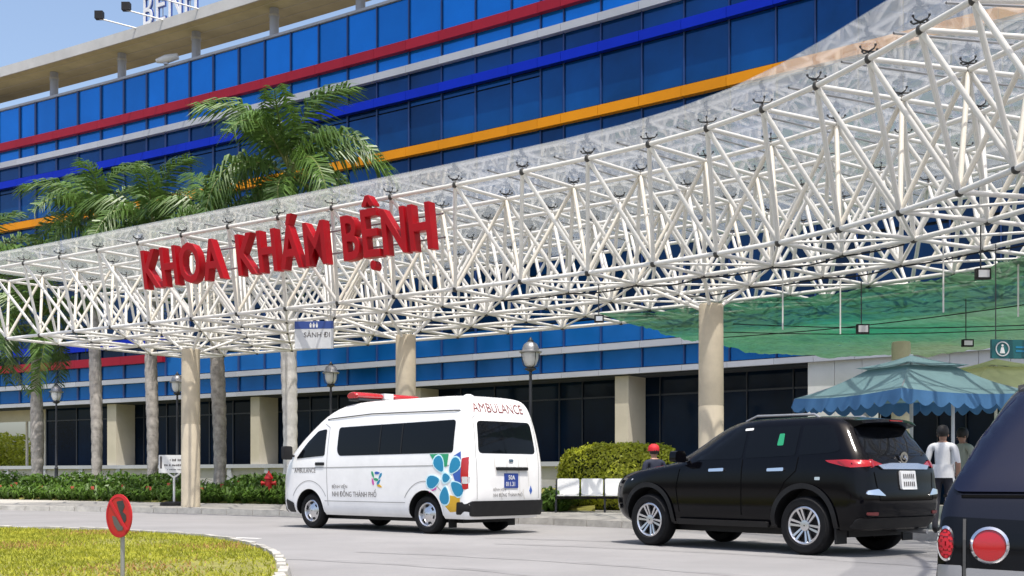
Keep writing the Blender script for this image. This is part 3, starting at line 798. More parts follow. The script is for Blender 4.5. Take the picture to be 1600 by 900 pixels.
# ---------------------------------------------------------------- street lamps
def street_lamp():
    t = thing('street_lamp', '', 'street lamp', group='globe street lamps in the planting')
    H = 4.95
    obj('post', MB().lathe([(.19,0),(.19,.08),(.14,.12),(.12,.35),(.14,.4),(.09,.5),(.075,.95),(.095,1.0),(.06,1.06),(.05,2.5),(.042,H-.86)], 14).mesh('post', 'dark_metal', 40), t)
    m = MB(); m.lathe([(.04,H-.9),(.16,H-.84),(.17,H-.80),(.05,H-.78)], 16)
    for a in range(4):
        c, s = math.cos(a*math.pi/2+.5), math.sin(a*math.pi/2+.5)
        m.tube([(.05*c,.05*s,H-.8),(.24*c,.24*s,H-.72),(.29*c,.29*s,H-.5),(.29*c,.29*s,H-.34)], .014, 5)
    obj('cradle', m.mesh('cradle', 'dark_metal', 40), t)
    obj('globe', MB().lathe([(.08,H-.78),(.17,H-.70),(.225,H-.55),(.235,H-.42),(.235,H-.34)], 20).mesh('globe', 'globe', 60), t)
    cp = obj('cap', MB().lathe([(.30,H-.36),(.33,H-.34),(.33,H-.31),(.25,H-.28),(.235,H-.2),(.19,H-.1),(.1,H-.04),(.04,H-.02)], 20).mesh('cap', 'grey_metal', 40), t)
    obj('finial', MB().lathe([(.06,H-.05),(.09,H-.03),(.09,H),(.05,H+.03),(.02,H+.1)], 10).mesh('finial', 'dark_metal', 40), cp)
    return t
lp = street_lamp()
def lamp_at(o, x, ytop, Z, lab):
    p = ray(x, Z); ztop = pz(ytop, Z); base = .5 if x < 700 else .13
    o.location = (p.x, p.y, base); s = (ztop-base)/5.05; o.scale = (s,)*3; o['label'] = lab
lamp_at(lp, 829, 527, 30.5, 'globe street lamp rising behind the ambulance rear')
for x, y, Z, lab in ((517, 565, 39, 'globe street lamp behind the ambulance front'), (277, 581, 43, 'globe street lamp beside the cream column'), (88, 598, 47.5, 'globe street lamp standing between two palm trunks')):
    lamp_at(dup(lp, (0, 0, 0)), x, y, Z, lab)

# ---------------------------------------------------------------- palms
def frond_mesh(L, droop, seed, dens=74):
    rg = random.Random(seed); P = []
    for i in range(13):     # rib leaves the shaft steeply, then arches over
        t = i/12; P.append(Vector((L*(t*.94-.14*droop*t*t*t), 0, L*(.62*t-(.55+.45*droop)*t**2.3))))
    m = MB(); m.tube(P, [.035*(1-.85*i/12)+.004 for i in range(13)], 4, mi=1)
    def at(t):
        k = min(int(t*12), 11); u = t*12-k; return P[k].lerp(P[k+1], u), (P[k+1]-P[k]).normalized()
    for i in range(dens):
        t = .13+.87*(i/dens)
        c, d = at(t); prof = math.sin(math.pi*min(1, (t*.86+.12)))**.6
        for s in (-1, 1):
            side = Vector((0, s, 0)); up = d.cross(side)*(-s)
            if up.z < 0: up = -up
            ang = rg.uniform(-.35, .85); l = (.34+.70*prof)*rg.uniform(.85, 1.1)*(L/3.8); wd = .042*rg.uniform(.8, 1.25)
            o = (side*math.cos(ang)+up*math.sin(ang))*.86+d*rg.uniform(.35, .62); o.normalize()
            w0 = d*wd
            p1 = c+o*l*.5+Vector((0, 0, -.05*l)); p2 = c+o*l*.86+Vector((0, 0, -.50*l-.12*rg.random()))
            m.add([c-w0*.6, c+w0*.6, p1+w0, p1-w0, p2], [(0,1,2,3), (3,2,4)], 0)
    return m.mesh('frond', ['frond', 'frond_rib'])
FRONDS = [frond_mesh(4.0, d, s) for d, s in ((.3, 1), (.6, 2), (1.0, 3), (1.35, 4))]
def palm(x, Z, ycrown, label, trunk='palm_trunk', nf=15, seed=0, wx=1.0, tops=None, lean=0.0, fl=1.0):
    rg = random.Random(seed); base = ray(x, Z); zc = pz(ycrown, Z)
    bz = bed_h(.2)-.05
    t = thing('palm_tree', label, 'palm tree', (base.x, base.y, bz), group='royal palms in front of the building')
    H = zc-bz; sh = 1.5; pr = []
    V = []
    nseg = int((H-sh)/.16); R0 = .27*wx
    pts = []; rad = []
    for i in range(nseg+1):
        u = i/nseg; z = u*(H-sh)
        r = R0*(1.18-.9*min(u, .06)*5 if u < .06 else .9+.28*math.exp(-((u-.5)/.28)**2)-.22*u)
        if u < .06: r = R0*(1.45-.45*u/.06)
        pts.append((lean*z+.03*math.sin(z*.8), .03*math.sin(z*.6+1), z)); rad.append(r*(1.0 if i % 3 else .93))
    obj('trunk', MB().tube(pts, rad, 12).mesh('trunk', trunk, 50), t)
    tx, ty, tz = pts[-1]
    obj('crownshaft', MB().tube([(tx, ty, tz-.02), (tx, ty, tz+.25), (tx, ty, tz+.9), (tx, ty, tz+1.55)], [R0*.72, R0*.85, R0*.6, R0*.32], 10).mesh('crownshaft', 'crownshaft', 60), t)
    for i in range(nf):
        a = i*2.39996+rg.uniform(-.2, .2); age = i/(nf-1)
        k = min(3, int(age*4)); el = math.radians(72-100*age+rg.uniform(-9, 9))
        M = Matrix.Translation((tx, ty, tz+1.4-.25*age)) @ Matrix.Rotation(a, 4, 'Z') @ Matrix.Rotation(-el+math.radians(18), 4, 'Y') @ Matrix.Rotation(rg.uniform(-.3, .3), 4, 'X') @ Matrix.Scale(fl*rg.uniform(.88, 1.1), 4)
        obj('frond', FRONDS[k], t, M)
    return t
palm(452, 41.6, 262, 'tallest royal palm with its trunk coloured pale as if sunlit behind the canopy', 'sunlit_trunk', 18, 3, 1.0, fl=1.0)
palm(343, 43.5, 352, 'royal palm with a bottle shaped grey trunk beside the cream column', 'palm_trunk', 15, 5, .95, lean=-.012, fl=.8)
palm(237, 45, 352, 'royal palm with ringed trunk behind the white notice board', 'palm_trunk', 15, 8, .85, fl=.82)
palm(150, 46.5, 347, 'royal palm with ringed trunk sunlit in bands next to the street lamp', 'palm_trunk', 16, 11, .85, fl=.85)
palm(57, 48.5, 500, 'short royal palm with green shaft before the glazed passage', 'palm_trunk', 13, 14, .95, fl=.85)
palm(-28, 50, 418, 'royal palm mostly out of the picture beyond the glazed passage', 'palm_trunk', 16, 17, .95, fl=.85)

# ---------------------------------------------------------------- low planting along the pavement
blades = []; mi = []
for i in range(760):
    x = random.uniform(-60, 452) if i < 690 else random.uniform(852, 886)
    t = random.random()**1.5*.22+.012; p = bed_point(x, t); z = bed_h(t)-.03
    if x > 800: p = ray(x, random.uniform(30.0, 31.5)); z = .13
    big = random.random() < .25
    for b in range(13):
        a = random.uniform(0, 6.28); l = random.uniform(.35, .7)*(1.25 if big else 1); wd = random.uniform(.02, .045)
        d = Vector((math.cos(a), math.sin(a), 0)); s = Vector((-d.y, d.x, 0))*wd; up = random.uniform(.5, 1.0)
        p0 = Vector((p.x, p.y, z)); p1 = p0+d*l*.35+Vector((0, 0, l*.75*up)); p2 = p0+d*l*.8+Vector((0, 0, l*.55*up))
        blades.append([p0-s*.6, p0+s*.6, p1+s, p1-s]); blades.append([p1-s, p1+s, p2+s*.2, p2-s*.2]); mi += [0, 0]
    if random.random() < .035:
        c = Vector((p.x, p.y, z+.45)); blades.append([c+Vector(q)*.06 for q in ((-1,0,-1),(1,0,-1),(1,0,1),(-1,0,1))]); mi.append(1)
A = np.array([[tuple(q) for q in b] for b in blades])
tag(obj('ground_cover', raw_mesh('ground_cover', A, 4, ['leaf', 'flower'], np.array(mi))), 'strappy green ground cover along the back of the pavement', 'plants', kind='stuff')
# darker low shrubs behind the front row
shr = []
for i, (x, t, r) in enumerate([(-20,.16,.8),(18,.14,.75),(62,.13,.6),(120,.15,.7),(182,.13,.75),(232,.12,.6),(262,.15,.65),(392,.12,.6),(428,.13,.6)]):
    p = bed_point(x, t); sq = (1.5, .9, .75)
    pp, d = leaf_blob((0, 0, .45), r, 900, .1, squash=sq, power=3)
    s = thing('low_shrub', 'low dark green shrub in the planting bed before the grey plinth', 'shrub', (p.x, p.y, bed_h(t)-.1), group='low shrubs before the plinth')
    obj('foliage', raw_mesh('foliage', leaf_quads(pp, d, .10), 4, ['leaf']), s)
    m = MB()
    for k in range(4): a = k*1.6; m.tube([(0, 0, 0), (.3*math.cos(a), .2*math.sin(a), .5)], [.03, .012], 5)
    obj('stem', m.mesh('stem', 'bark'), s)

# clipped hedge
Z = 32.2; a = ray(878, Z); b = ray(1068, Z-1.4)
hd = thing('clipped_hedge', 'rounded clipped yellow green hedge behind the white bench', 'hedge', ((a.x+b.x)/2, (a.y+b.y)/2, .13), math.atan2(b.y-a.y, b.x-a.x))
Lh = (b-a).length/2; Hh = 1.72
def superell(n, sx, sy, sz, e=3.2):
    d = RNG.normal(size=(n, 3)); k = (np.abs(d[:, 0])**e+np.abs(d[:, 1])**e+np.abs(d[:, 2])**e)**(1/e)
    return d/k[:, None]*np.array([sx, sy, sz]), d/np.linalg.norm(d, axis=1)[:, None]
pp, d = superell(17000, Lh, .55, Hh/2); pp *= (1+RNG.normal(0, .028, len(pp)))[:, None]; pp[:, 2] += Hh/2+.02
bump_ = np.sin(pp[:, 0]*7)*np.sin(pp[:, 2]*8+1)*.03; pp += d*bump_[:, None]
obj('foliage', raw_mesh('foliage', leaf_quads(pp, d, .055, .42), 4, ['hedge_leaf']), hd)
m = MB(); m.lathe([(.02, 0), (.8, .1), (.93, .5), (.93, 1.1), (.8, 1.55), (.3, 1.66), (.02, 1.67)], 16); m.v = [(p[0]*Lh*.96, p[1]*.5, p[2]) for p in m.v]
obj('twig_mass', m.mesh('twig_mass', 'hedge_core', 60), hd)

# white bench of joined seats
Z = 29.6; c = ray(930, Z); rz = math.radians(-4)
bn = thing('seat_bench', 'row of white moulded seats on a black beam before the hedge', 'bench', (c.x, c.y, .13), rz)
for k in range(4):
    x = -.95+k*.60
    m = MB(); prof = [(-.02, .42), (.0, .78)]
    m.prism(round_poly([(x, .44), (x+.545, .44), (x+.55, .84), (x-.005, .84)], .05), lambda u, v, d_: (u, .22+(v-.44)*.18+d_, v), 0, .03)
    bkp = obj('seat_back', m.mesh('seat_back', 'white', 40), bn)
    obj('back_slot', MB().box(x+.1, x+.45, .262, .272, .60, .615).mesh('back_slot', 'seam_grey'), bkp)
    m = MB(); m.prism(round_poly([(x, -.25), (x+.545, -.25), (x+.545, .24), (x, .24)], .06), lambda u, v, d_: (u, v, .40+.03*abs(v)+d_), 0, .03)
    obj('seat', m.mesh('seat', 'white', 40), bn)
obj('beam', MB().box(-1.0, 1.48, -.03, .05, .33, .39).mesh('beam', 'black_plastic'), bn)
for x in (-.98, .24, 1.44):
    m = MB(); m.box(x-.025, x+.025, -.02, .04, 0, .34); m.box(x-.025, x+.025, -.26, .28, 0, .04); m.tube([(x, .03, .36), (x, .24, .42), (x, .31, .83)], .02, 5)
    obj('leg', m.mesh('leg', 'dark_metal'), bn)

# notice board on a forked post
p = gp(272, 790, .13); 
nb = thing('notice_board', 'white notice board on a forked white post beside the cream column', 'notice board', (p.x, p.y, .13), math.radians(3))
wB = 47/F*p.y; zb0, zb1 = pz(739, p.y)-.13, pz(711, p.y)-.13
obj('board', MB().box(-wB/2, wB/2, -.02, .02, zb0, zb1).mesh('board', 'white'), nb)
m = MB(); m.tube([(0, 0, 0), (0, 0, zb0-.12)], .035, 8); m.tube([(0, 0, zb0-.14), (-.17, 0, zb0-.02), (-.17, 0, zb0)], .028, 6); m.tube([(0, 0, zb0-.14), (.17, 0, zb0-.02), (.17, 0, zb0)], .028, 6)
obj('post', m.mesh('post', 'white', 40), nb)
obj('base', MB().lathe([(.42, 0), (.42, .08), (.3, .12), (.04, .13)], 20).mesh('base', 'black_plastic', 40), nb)
m = MB(); fl_ = lambda u, v, d_: (u, -.022-d_, v); hB = zb1-zb0; rg = random.Random(4)
def scribble(u0, u1, v, h):
    u = u0
    while u < u1:
        wd = rg.uniform(.02, .05)
        m.prism([(u, v), (u+wd*.7, v), (u+wd*.7, v+h*rg.uniform(.7, 1)), (u, v+h*rg.uniform(.7, 1))], fl_, .001, .004); u += wd if rg.random() > .2 else wd+.035
scribble(-.12, .27, zb0+hB*.66, hB*.14); scribble(-.29, .38, zb0+hB*.38, hB*.12); scribble(-.2, .32, zb0+hB*.16, hB*.06)
m.prism([(-wB/2+.04, zb0+hB*.25), (-wB/2+.10, zb0+hB*.25), (-wB/2+.10, zb1-.04), (-wB/2+.04, zb1-.04)], fl_, .001, .004)
obj('faded_print', m.mesh('faded_print', 'text_grey'), nb)

# round red prohibition sign on the lawn
p = gp(187, 897, .13); Zs = p.y
ps = thing('prohibition_sign', 'round red prohibition sign on a thin grey post in the lawn', 'sign', (p.x, p.y, .1), math.radians(-38))
zc = pz(806, Zs)-.1; R = 34/F*Zs
obj('post', MB().tube([(0, .03, 0), (0, .03, zc+R*.6)], .02, 8).mesh('post', 'grey_metal', 40), ps)
dk = obj('disc', MB().lathe([(R, -.012), (R, .0)], 40, axis='y', c=(0, 0, zc)).mesh('disc', 'hydrant_red'), ps); fix_normals(dk.data)
fs = lambda u, v, d_: (u*R, -.012-d_, zc+v*R)
m = MB(); n = 40
ring = [(math.cos(a), math.sin(a)) for a in np.linspace(0, 6.2832, n+1)[:-1]]
V = [fs(c_*.98, s_*.98, .001) for c_, s_ in ring]+[fs(c_*.86, s_*.86, .003) for c_, s_ in ring]
m.add(V, [(i, (i+1) % n, n+(i+1) % n, n+i) for i in range(n)]); obj('rim', m.mesh('rim', 'cap_red'), dk)
obj('upper_symbol', MB().prism(round_poly([(-.15, .66), (.35, .72), (.5, .45), (.32, .2), (.6, .05), (.62, -.2), (.45, -.32), (.05, .25)], .06), fs, .001, .003).mesh('upper_symbol', 'dark_metal'), dk)
obj('lower_symbol', MB().prism(round_poly([(-.5, .0), (-.2, -.05), (.22, -.5), (.36, -.36), (.34, -.66), (-.05, -.68), (-.34, -.42)], .06), fs, .001, .003).mesh('lower_symbol', 'text_grey'), dk)
obj('slash', MB().prism([(-.72, .60), (-.60, .72), (.72, -.60), (.60, -.72)], fs, .003, .006).mesh('slash', 'cap_red'), dk)

# red hydrant in the planting
p = bed_point(420, .035)
hy = thing('fire_hydrant', 'red fire hydrant in the planting in front of the ambulance', 'hydrant', (p.x, p.y, .30))
obj('barrel', MB().lathe([(.16, 0), (.16, .05), (.11, .07), (.11, .62), (.15, .64), (.15, .68), (.12, .72), (.07, .82), (.03, .84), (.03, .9)], 14).mesh('barrel', 'hydrant_red', 40), hy)
for s in (-1, 1): obj('outlet', MB().tube([(s*.09, 0, .5), (s*.2, 0, .5), (s*.2, 0, .5), (s*.24, 0, .5)], [.06, .06, .08, .08], 10).mesh('outlet', 'hydrant_red', 40), hy)

# floodlights under canopy and net
def floodlight(x, y, Z, lab, w_=.26, h_=.2, hang=0):
    p = ray(x, Z); z = pz(y, Z)
    t = thing('floodlight', lab, 'floodlight', (p.x, p.y, z), group='floodlights under the canopy')
    obj('housing', MB().box(-w_/2, w_/2, -.04, .06, -h_/2, h_/2).mesh('housing', 'black_plastic'), t)
    obj('lens', MB().box(-w_/2+.03, w_/2-.03, -.046, -.04, -h_/2+.03, h_/2-.03).mesh('lens', 'clear_lamp'), t)
    obj('bracket', MB().tube([(0, .06, 0), (0, .1, h_/2+.05), (0, .1, ZB-.05-z)], .012, 5).mesh('bracket', 'dark_metal'), t)
floodlight(1348, 514, 25, 'square black floodlight hanging below the green net over the black car')
floodlight(936, 498, 25.5, 'pale floodlight at the pointed corner of the green net', .2, .16)
floodlight(1512, 536, 26, 'small floodlight at the back edge of the green net near the teal sign', .24, .16)
floodlight(1536, 428, 19.5, 'floodlight clamped under the frame above the green net', .24, .18)

# ---------------------------------------------------------------- parasols
def parasol(loc, rz, half, z_e, z_top, mt, mv, label, rise=.33, post=True):
    t = thing('parasol', label, 'parasol', loc, rz)
    def tier(h0, z0, h1, z1, n=12, sag=.10):
        m = MB(); cs = [(1,1),(-1,1),(-1,-1),(1,-1)]
        for i in range(4):
            a, b = Vector((*cs[i], 0)), Vector((*cs[(i+1) % 4], 0)); V = []; Fc = []; q = 6
            for r in range(q+1):
                tt = r/q; hh = h0*(1-tt)+h1*tt
                for k in range(n+1):
                    u = k/n; p = a.lerp(b, u)*hh
                    z = z0*(1-tt)+z1*tt-sag*math.sin(math.pi*u)*(1-tt)*.55-sag*.5*math.sin(math.pi*tt)
                    V.append((p.x, p.y, z))
            for r in range(q):
                for k in range(n): o_ = r*(n+1)+k; Fc.append((o_, o_+1, o_+n+2, o_+n+1))
            m.add(V, Fc)
        return m
    zm = z_e+(z_top-z_e)*.68
    obj('canopy', tier(half, z_e, half*.36, zm).mesh('canopy', mt, 50), t)
    obj('vent_tier', tier(half*.47, zm+.03, .02, z_top, sag=.05).mesh('vent_tier', mt, 50), t)
    m = MB(); cs = [(1,1),(-1,1),(-1,-1),(1,-1)]; ns = 9
    for i in range(4):
        a, b = Vector((*cs[i], 0))*half, Vector((*cs[(i+1) % 4], 0))*half; V = []; Fc = []; N_ = ns*6
        for k in range(N_+1):
            u = k/N_; p = a.lerp(b, u); z = z_e-.10*.55*math.sin(math.pi*u); sc = abs(math.sin(math.pi*u*ns))
            out = 1+.012*math.sin(u*40)
            V += [(p.x, p.y, z), (p.x*1.02*out, p.y*1.02*out, z-.16-.09*sc)]
        for k in range(N_): Fc.append((2*k, 2*k+1, 2*k+3, 2*k+2))
        m.add(V, Fc)
    obj('valance', m.mesh('valance', mv, 60), t)
    for i in range(4):
        c_ = Vector((*cs[i], 0))
        obj('rib', MB().tube([c_*half+Vector((0,0,z_e-.02)), c_*.03+Vector((0,0,z_top-.12))], .012, 5).mesh('rib', 'grey_metal'), t)
    if post:
        obj('post', MB().tube([(0,0,.1),(0,0,z_top+.02)], .032, 10).mesh('post', 'off_white', 40), t)
        obj('base', MB().lathe([(.3,0),(.3,.08),(.08,.1),(.05,.3)], 16).mesh('base', 'dark_metal', 40), t)
    return t
c = ray(1424, 20.6)
parasol((c.x, c.y, .13), math.radians(22), 1.42, 2.30, 3.0, 'umbrella_blue', 'valance_blue', 'square grey blue two tier parasol with scalloped valance behind the black car')
c = ray(1556, 25.5)
parasol((c.x, c.y, .13), math.radians(10), 1.5, 2.75, 3.42, 'umbrella_green', 'umbrella_green', 'pale yellow green two tier parasol behind the blue one')
c = ray(1489, 19.6)
t = thing('parasol_stand', 'thin white upright pole between the two people', 'pole', (c.x, c.y, .13))
obj('pole', MB().tube([(0, 0, .05), (0, 0, 2.25)], .03, 8).mesh('pole', 'off_white', 40), t)
obj('foot', MB().lathe([(.25, 0), (.25, .05), (.04, .08)], 14).mesh('foot', 'dark_metal'), t)
# ---------------------------------------------------------------- vehicles
class Body:
    """car shell as a stack of rounded plan outlines; x forward from the rear, y left, z up"""
    def __init__(s, z, xr, xf, W, rr, rf, bow_r=.06, bow_f=.12, swell=.02):
        s.z0, s.z1 = z[0], z[-1]
        s.xr, s.xf, s.W = pchip(z, xr), pchip(z, xf), pchip(z, W); s.rr, s.rf = pchip(z, rr), pchip(z, rf)
        s.br, s.bf, s.sw = bow_r, bow_f, swell
    def half(s, x, z):
        W = s.W(z); a, b = s.xr(z), s.xf(z); m = (a+b)/2; L = (b-a)/2
        w = W*(1-s.sw*((x-m)/L)**2)
        rr, rf = min(s.rr(z), W*.9), min(s.rf(z), W*.9)
        xa, xb = a+s.br, b-s.bf
        if x < xa+rr: t = min(1, max(0, (xa+rr-x)/rr)); w -= rr*.8*(1-math.sqrt(max(0, 1-t*t)))
        if x > xb-rf*1.5: t = min(1, max(0, (x-(xb-rf*1.5))/(rf*1.5))); w -= rf*.8*(1-math.sqrt(max(0, 1-t*t)))
        return w
    def rear(s, y, z):
        W = s.W(z); q = min(1, abs(y)/W); rr = min(s.rr(z), W*.9)
        x = s.xr(z)+s.br*q*q; e = abs(y)-(W-rr*.8)
        if e > 0: t = min(1, e/(rr*.8)); x += rr*(1-math.sqrt(max(0, 1-t*t)))
        return x
    def front(s, y, z):
        W = s.W(z); q = min(1, abs(y)/W); rf = min(s.rf(z), W*.9)
        x = s.xf(z)-s.bf*q*q; e = abs(y)-(W-rf*.8)
        if e > 0: t = min(1, e/(rf*.8)); x -= rf*1.5*(1-math.sqrt(max(0, 1-t*t)))
        return x
    def ring(s, z, nside=26):
        W = s.W(z); rr, rf = min(s.rr(z), W*.9), min(s.rf(z), W*.9); pts = []
        yr = W*(1-s.sw)-rr*.8
        for k in range(7): y = yr*k/6; pts.append((s.rear(y, z), y))
        for k in range(1, 7):
            t = math.sin(k/7*math.pi/2); y = yr+rr*.8*t*.999; pts.append((s.rear(y, z), min(y, W)))
        xa = s.xr(z)+s.br+rr; xb = s.xf(z)-s.bf-rf*1.5
        if xb < xa: xa = xb = (xa+xb)/2
        for k in range(nside+1): x = xa+(xb-xa)*k/nside; pts.append((x, s.half(x, z)))
        yf = W*(1-s.sw)-rf*.8
        for k in range(6, 0, -1):
            t = math.sin(k/7*math.pi/2); y = yf+rf*.8*t*.999; pts.append((s.front(y, z), min(y, W)))
        for k in range(6, -1, -1): y = yf*k/6; pts.append((s.front(y, z), y))
        left = [(x, y, z) for x, y in pts]; right = [(x, -y, z) for x, y in pts[-2:0:-1]]
        return left+right
    def mesh(s, zs):
        V = []; Fc = []; R = [s.ring(z) for z in zs]; n = len(R[0])
        for r in R: V += r
        for i in range(len(R)-1):
            for k in range(n): Fc.append((i*n+k, (i+1)*n+k, (i+1)*n+(k+1) % n, i*n+(k+1) % n))
        Fc += [tuple(range(n)), tuple((len(R)-1)*n+k for k in range(n-1, -1, -1))]
        return MB().add(V, Fc)
    def L(s, x, z, d=.004): return (x, s.half(x, z)+d, z)      # left flank
    def Rr(s, y, z, d=.004): return (s.rear(y, z)-d, y, z)      # rear face (y left)
    def Fr(s, y, z, d=.004): return (s.front(y, z)+d, y, z)

def carve(me, cutters):
    """wheel wells cut out of the shell"""
    o = bpy.data.objects.new('shell', me); COL.objects.link(o); cs = []
    for cm in cutters:
        c = bpy.data.objects.new('cut', cm); COL.objects.link(c); cs.append(c)
        md = o.modifiers.new('b', 'BOOLEAN'); md.object = c; md.operation = 'DIFFERENCE'; md.solver = 'EXACT'; md.material_mode = 'TRANSFER'
    dg = bpy.context.evaluated_depsgraph_get(); r = bpy.data.meshes.new_from_object(o.evaluated_get(dg))
    bpy.data.objects.remove(o)
    for c in cs: bpy.data.objects.remove(c)
    return r
def finish(me, ang=32): me.shade_smooth(); me.set_sharp_from_angle(angle=math.radians(ang)); return me
def shell(B, zs, wheels, r_arch, well, paint):
    me = B.mesh(zs).mesh('body', paint); fix_normals(me)
    cut = []
    for x, zc in wheels:
        for s in (-1, 1):
            m = MB(); m.lathe([(r_arch, -.2), (r_arch, .2)], 36, axis='y', c=(x, s*(well+.2), zc)); c = m.mesh('cut', 'black_plastic'); fix_normals(c); cut.append(c)
    return finish(carve(me, cut))
def wheel(parent, x, y, z, R, w, side, style, rim_r):
    n = 40
    prof = [(rim_r, -w/2+.02), (rim_r+.02, -w/2), (R-.04, -w/2), (R-.012, -w/2+.025), (R, -w/2+.05), (R, w/2-.05), (R-.012, w/2-.025), (R-.04, w/2), (rim_r+.02, w/2), (rim_r, w/2-.02)]
    o = obj('wheel', MB().lathe(prof, n, axis='y', cap=False).mesh('wheel', 'rubber', 35), parent, Matrix.Translation((x, y, z)) @ Matrix.Rotation(0 if side > 0 else math.pi, 4, 'Z'))
    fix_normals(o.data)
    m = MB(); m.lathe([(rim_r+.005, w/2-.015), (rim_r-.012, w/2-.005), (rim_r-.03, w/2-.02), (rim_r-.035, w/2-.09)], n, axis='y', mi=0, cap=False)
    m.lathe([(rim_r-.034, w/2-.085), (.01, w/2-.08)], n, axis='y', mi=1, cap=False)
    if style == 'six':
        for k in range(6):
            for q in (-.24, .24):
                a = k*math.pi/3+.2; r0, r1 = .055, rim_r-.02; da0, da1 = q*1.3, q*.62; wd = .017
                def P(r, a_, o_, d_): return (r*math.cos(a_)-o_*math.sin(a_), d_, r*math.sin(a_)+o_*math.cos(a_))
                pts = [P(r0, a+da0, -wd*.7, w/2-.045), P(r0, a+da0, wd*.7, w/2-.045), P(r1, a+da1, wd, w/2-.012), P(r1, a+da1, -wd, w/2-.012)]
                m.hexa([(p[0], p[1]-.04, p[2]) for p in pts]+pts, 0)
        m.lathe([(.075, w/2-.05), (.07, w/2-.03), (.03, w/2-.025), (.01, w/2-.025)], 18, axis='y', mi=0, cap=False)
    else:
        m.lathe([(rim_r-.03, w/2-.06), (rim_r*.62, w/2-.035), (rim_r*.4, w/2-.02), (.06, w/2-.012), (.05, w/2-.005), (.01, w/2-.005)], n, axis='y', mi=0, cap=False)
        for k in range(6):
            a = k*math.pi/3+.3; c, s_ = math.cos(a)*rim_r*.72, math.sin(a)*rim_r*.72
            h = [(c+.036*math.cos(t)*(1.5 if 0 else 1)*1.0, s_+.05*math.sin(t)) for t in np.linspace(0, 6.283, 11)[:-1]]
            h = [(c+.05*(math.cos(t)*math.cos(a))-.032*math.sin(t)*math.sin(a), s_+.05*math.cos(t)*math.sin(a)+.032*math.sin(t)*math.cos(a)) for t in np.linspace(0, 6.283, 11)[:-1]]
            m.prism(h, lambda u, v, d_: (u, d_, v), w/2-.06, w/2-.034, mi=1)
    r = obj('rim', m.mesh('rim', ['alloy', 'black_plastic'], 40), o); fix_normals(r.data)
    return o
def strip(pts, fn, wd, matn, name, parent, lift=.004):
    """thin line drawn on the shell along 2-D points"""
    P = [Vector(p) for p in pts]; V = []; Fc = []; Q = []
    for a, b in zip(P, P[1:]):
        k = max(1, int((b-a).length/.08)); Q += [a+(b-a)*(i/k) for i in range(k)]
    Q.append(P[-1])
    for i, p in enumerate(Q):
        d = (Q[min(i+1, len(Q)-1)]-Q[max(i-1, 0)]).normalized(); n = Vector((-d.y, d.x))*wd/2
        V += [fn(p.x-n.x, p.y-n.y, lift), fn(p.x+n.x, p.y+n.y, lift)]
    for i in range(len(Q)-1): Fc.append((2*i, 2*i+1, 2*i+3, 2*i+2))
    return obj(name, MB().add(V, Fc).mesh(name, matn), parent)
def on(B, fn, poly, name, matn, parent, r=.03, step=.12, lift=.004, skirt=.02):
    me = patch(round_poly(poly, r) if r else poly, fn, step, lift, skirt).mesh(name, matn, 40); fix_normals(me); return obj(name, me, parent)
def decal_text(s, fn, u, v, h, matn, parent, flip=-1, off=.0, squeeze=1.0, name='lettering', lift=.006, center=False):
    vv, f = text_mesh(s, 1, off); H_ = text_mesh('H', 1, off)[0][:, 1].max(); vv = vv/H_*h; vv[:, 0] *= squeeze
    if center: vv[:, 0] -= vv[:, 0].max()/2
    V = [fn(u+flip*q[0], v+q[1], lift) for q in vv]
    return obj(name, MB().add(V, f).mesh(name, matn), parent)
mir = lambda fn: (lambda u, v, d=.004: (lambda p: (p[0], -p[1], p[2]))(fn(u, v, d)))

# ---- white ambulance
a = math.radians(43.5); c_, s_ = math.cos(a), math.sin(a)
cor = ray(737, 20.3); O = cor+Vector((s_, c_, 0))*.95
van = thing('ambulance', 'white high roof ambulance van with a coloured flower decal parked at the kerb', 'ambulance', O, math.atan2(s_, -c_))
van.scale = (1.05, 1.04, 1.0)
Bv = Body([.28,.36,.5,.7,1.0,1.25,1.42,1.7,2.0,2.2,2.34,2.41,2.45,2.475,2.48],
          [.06,.03,.02,.0,.0,.01,.03,.07,.13,.19,.26,.34,.48,.75,1.2],
          [5.28,5.36,5.40,5.42,5.40,5.34,5.22,4.92,4.52,4.20,3.86,3.60,3.35,2.9,2.3],
          [.86,.92,.945,.955,.96,.955,.945,.915,.87,.835,.80,.75,.66,.45,.2],
          [.15,.18,.2,.2,.2,.2,.2,.2,.2,.2,.22,.25,.3,.3,.2],
          [.25,.3,.34,.36,.36,.36,.36,.36,.34,.32,.3,.3,.3,.3,.2], .05, .10, .015)
zsv = [.28,.32,.36,.43,.5,.6,.7,.8,.9,1.0,1.1,1.2,1.3,1.4,1.5,1.6,1.7,1.8,1.9,2.0,2.1,2.2,2.28,2.34,2.38,2.41,2.43,2.45,2.463,2.472,2.478,2.48]
WX, WR = (1.10, 4.32), .345
body = obj('body', shell(Bv, zsv, [(x, .36) for x in WX], .42, .70, 'van_paint'), van)
for x in WX:
    for s in (1, -1): wheel(van, x, s*.80, WR, WR, .21, s, 'steel', .215)
L = Bv.L; Rr = Bv.Rr
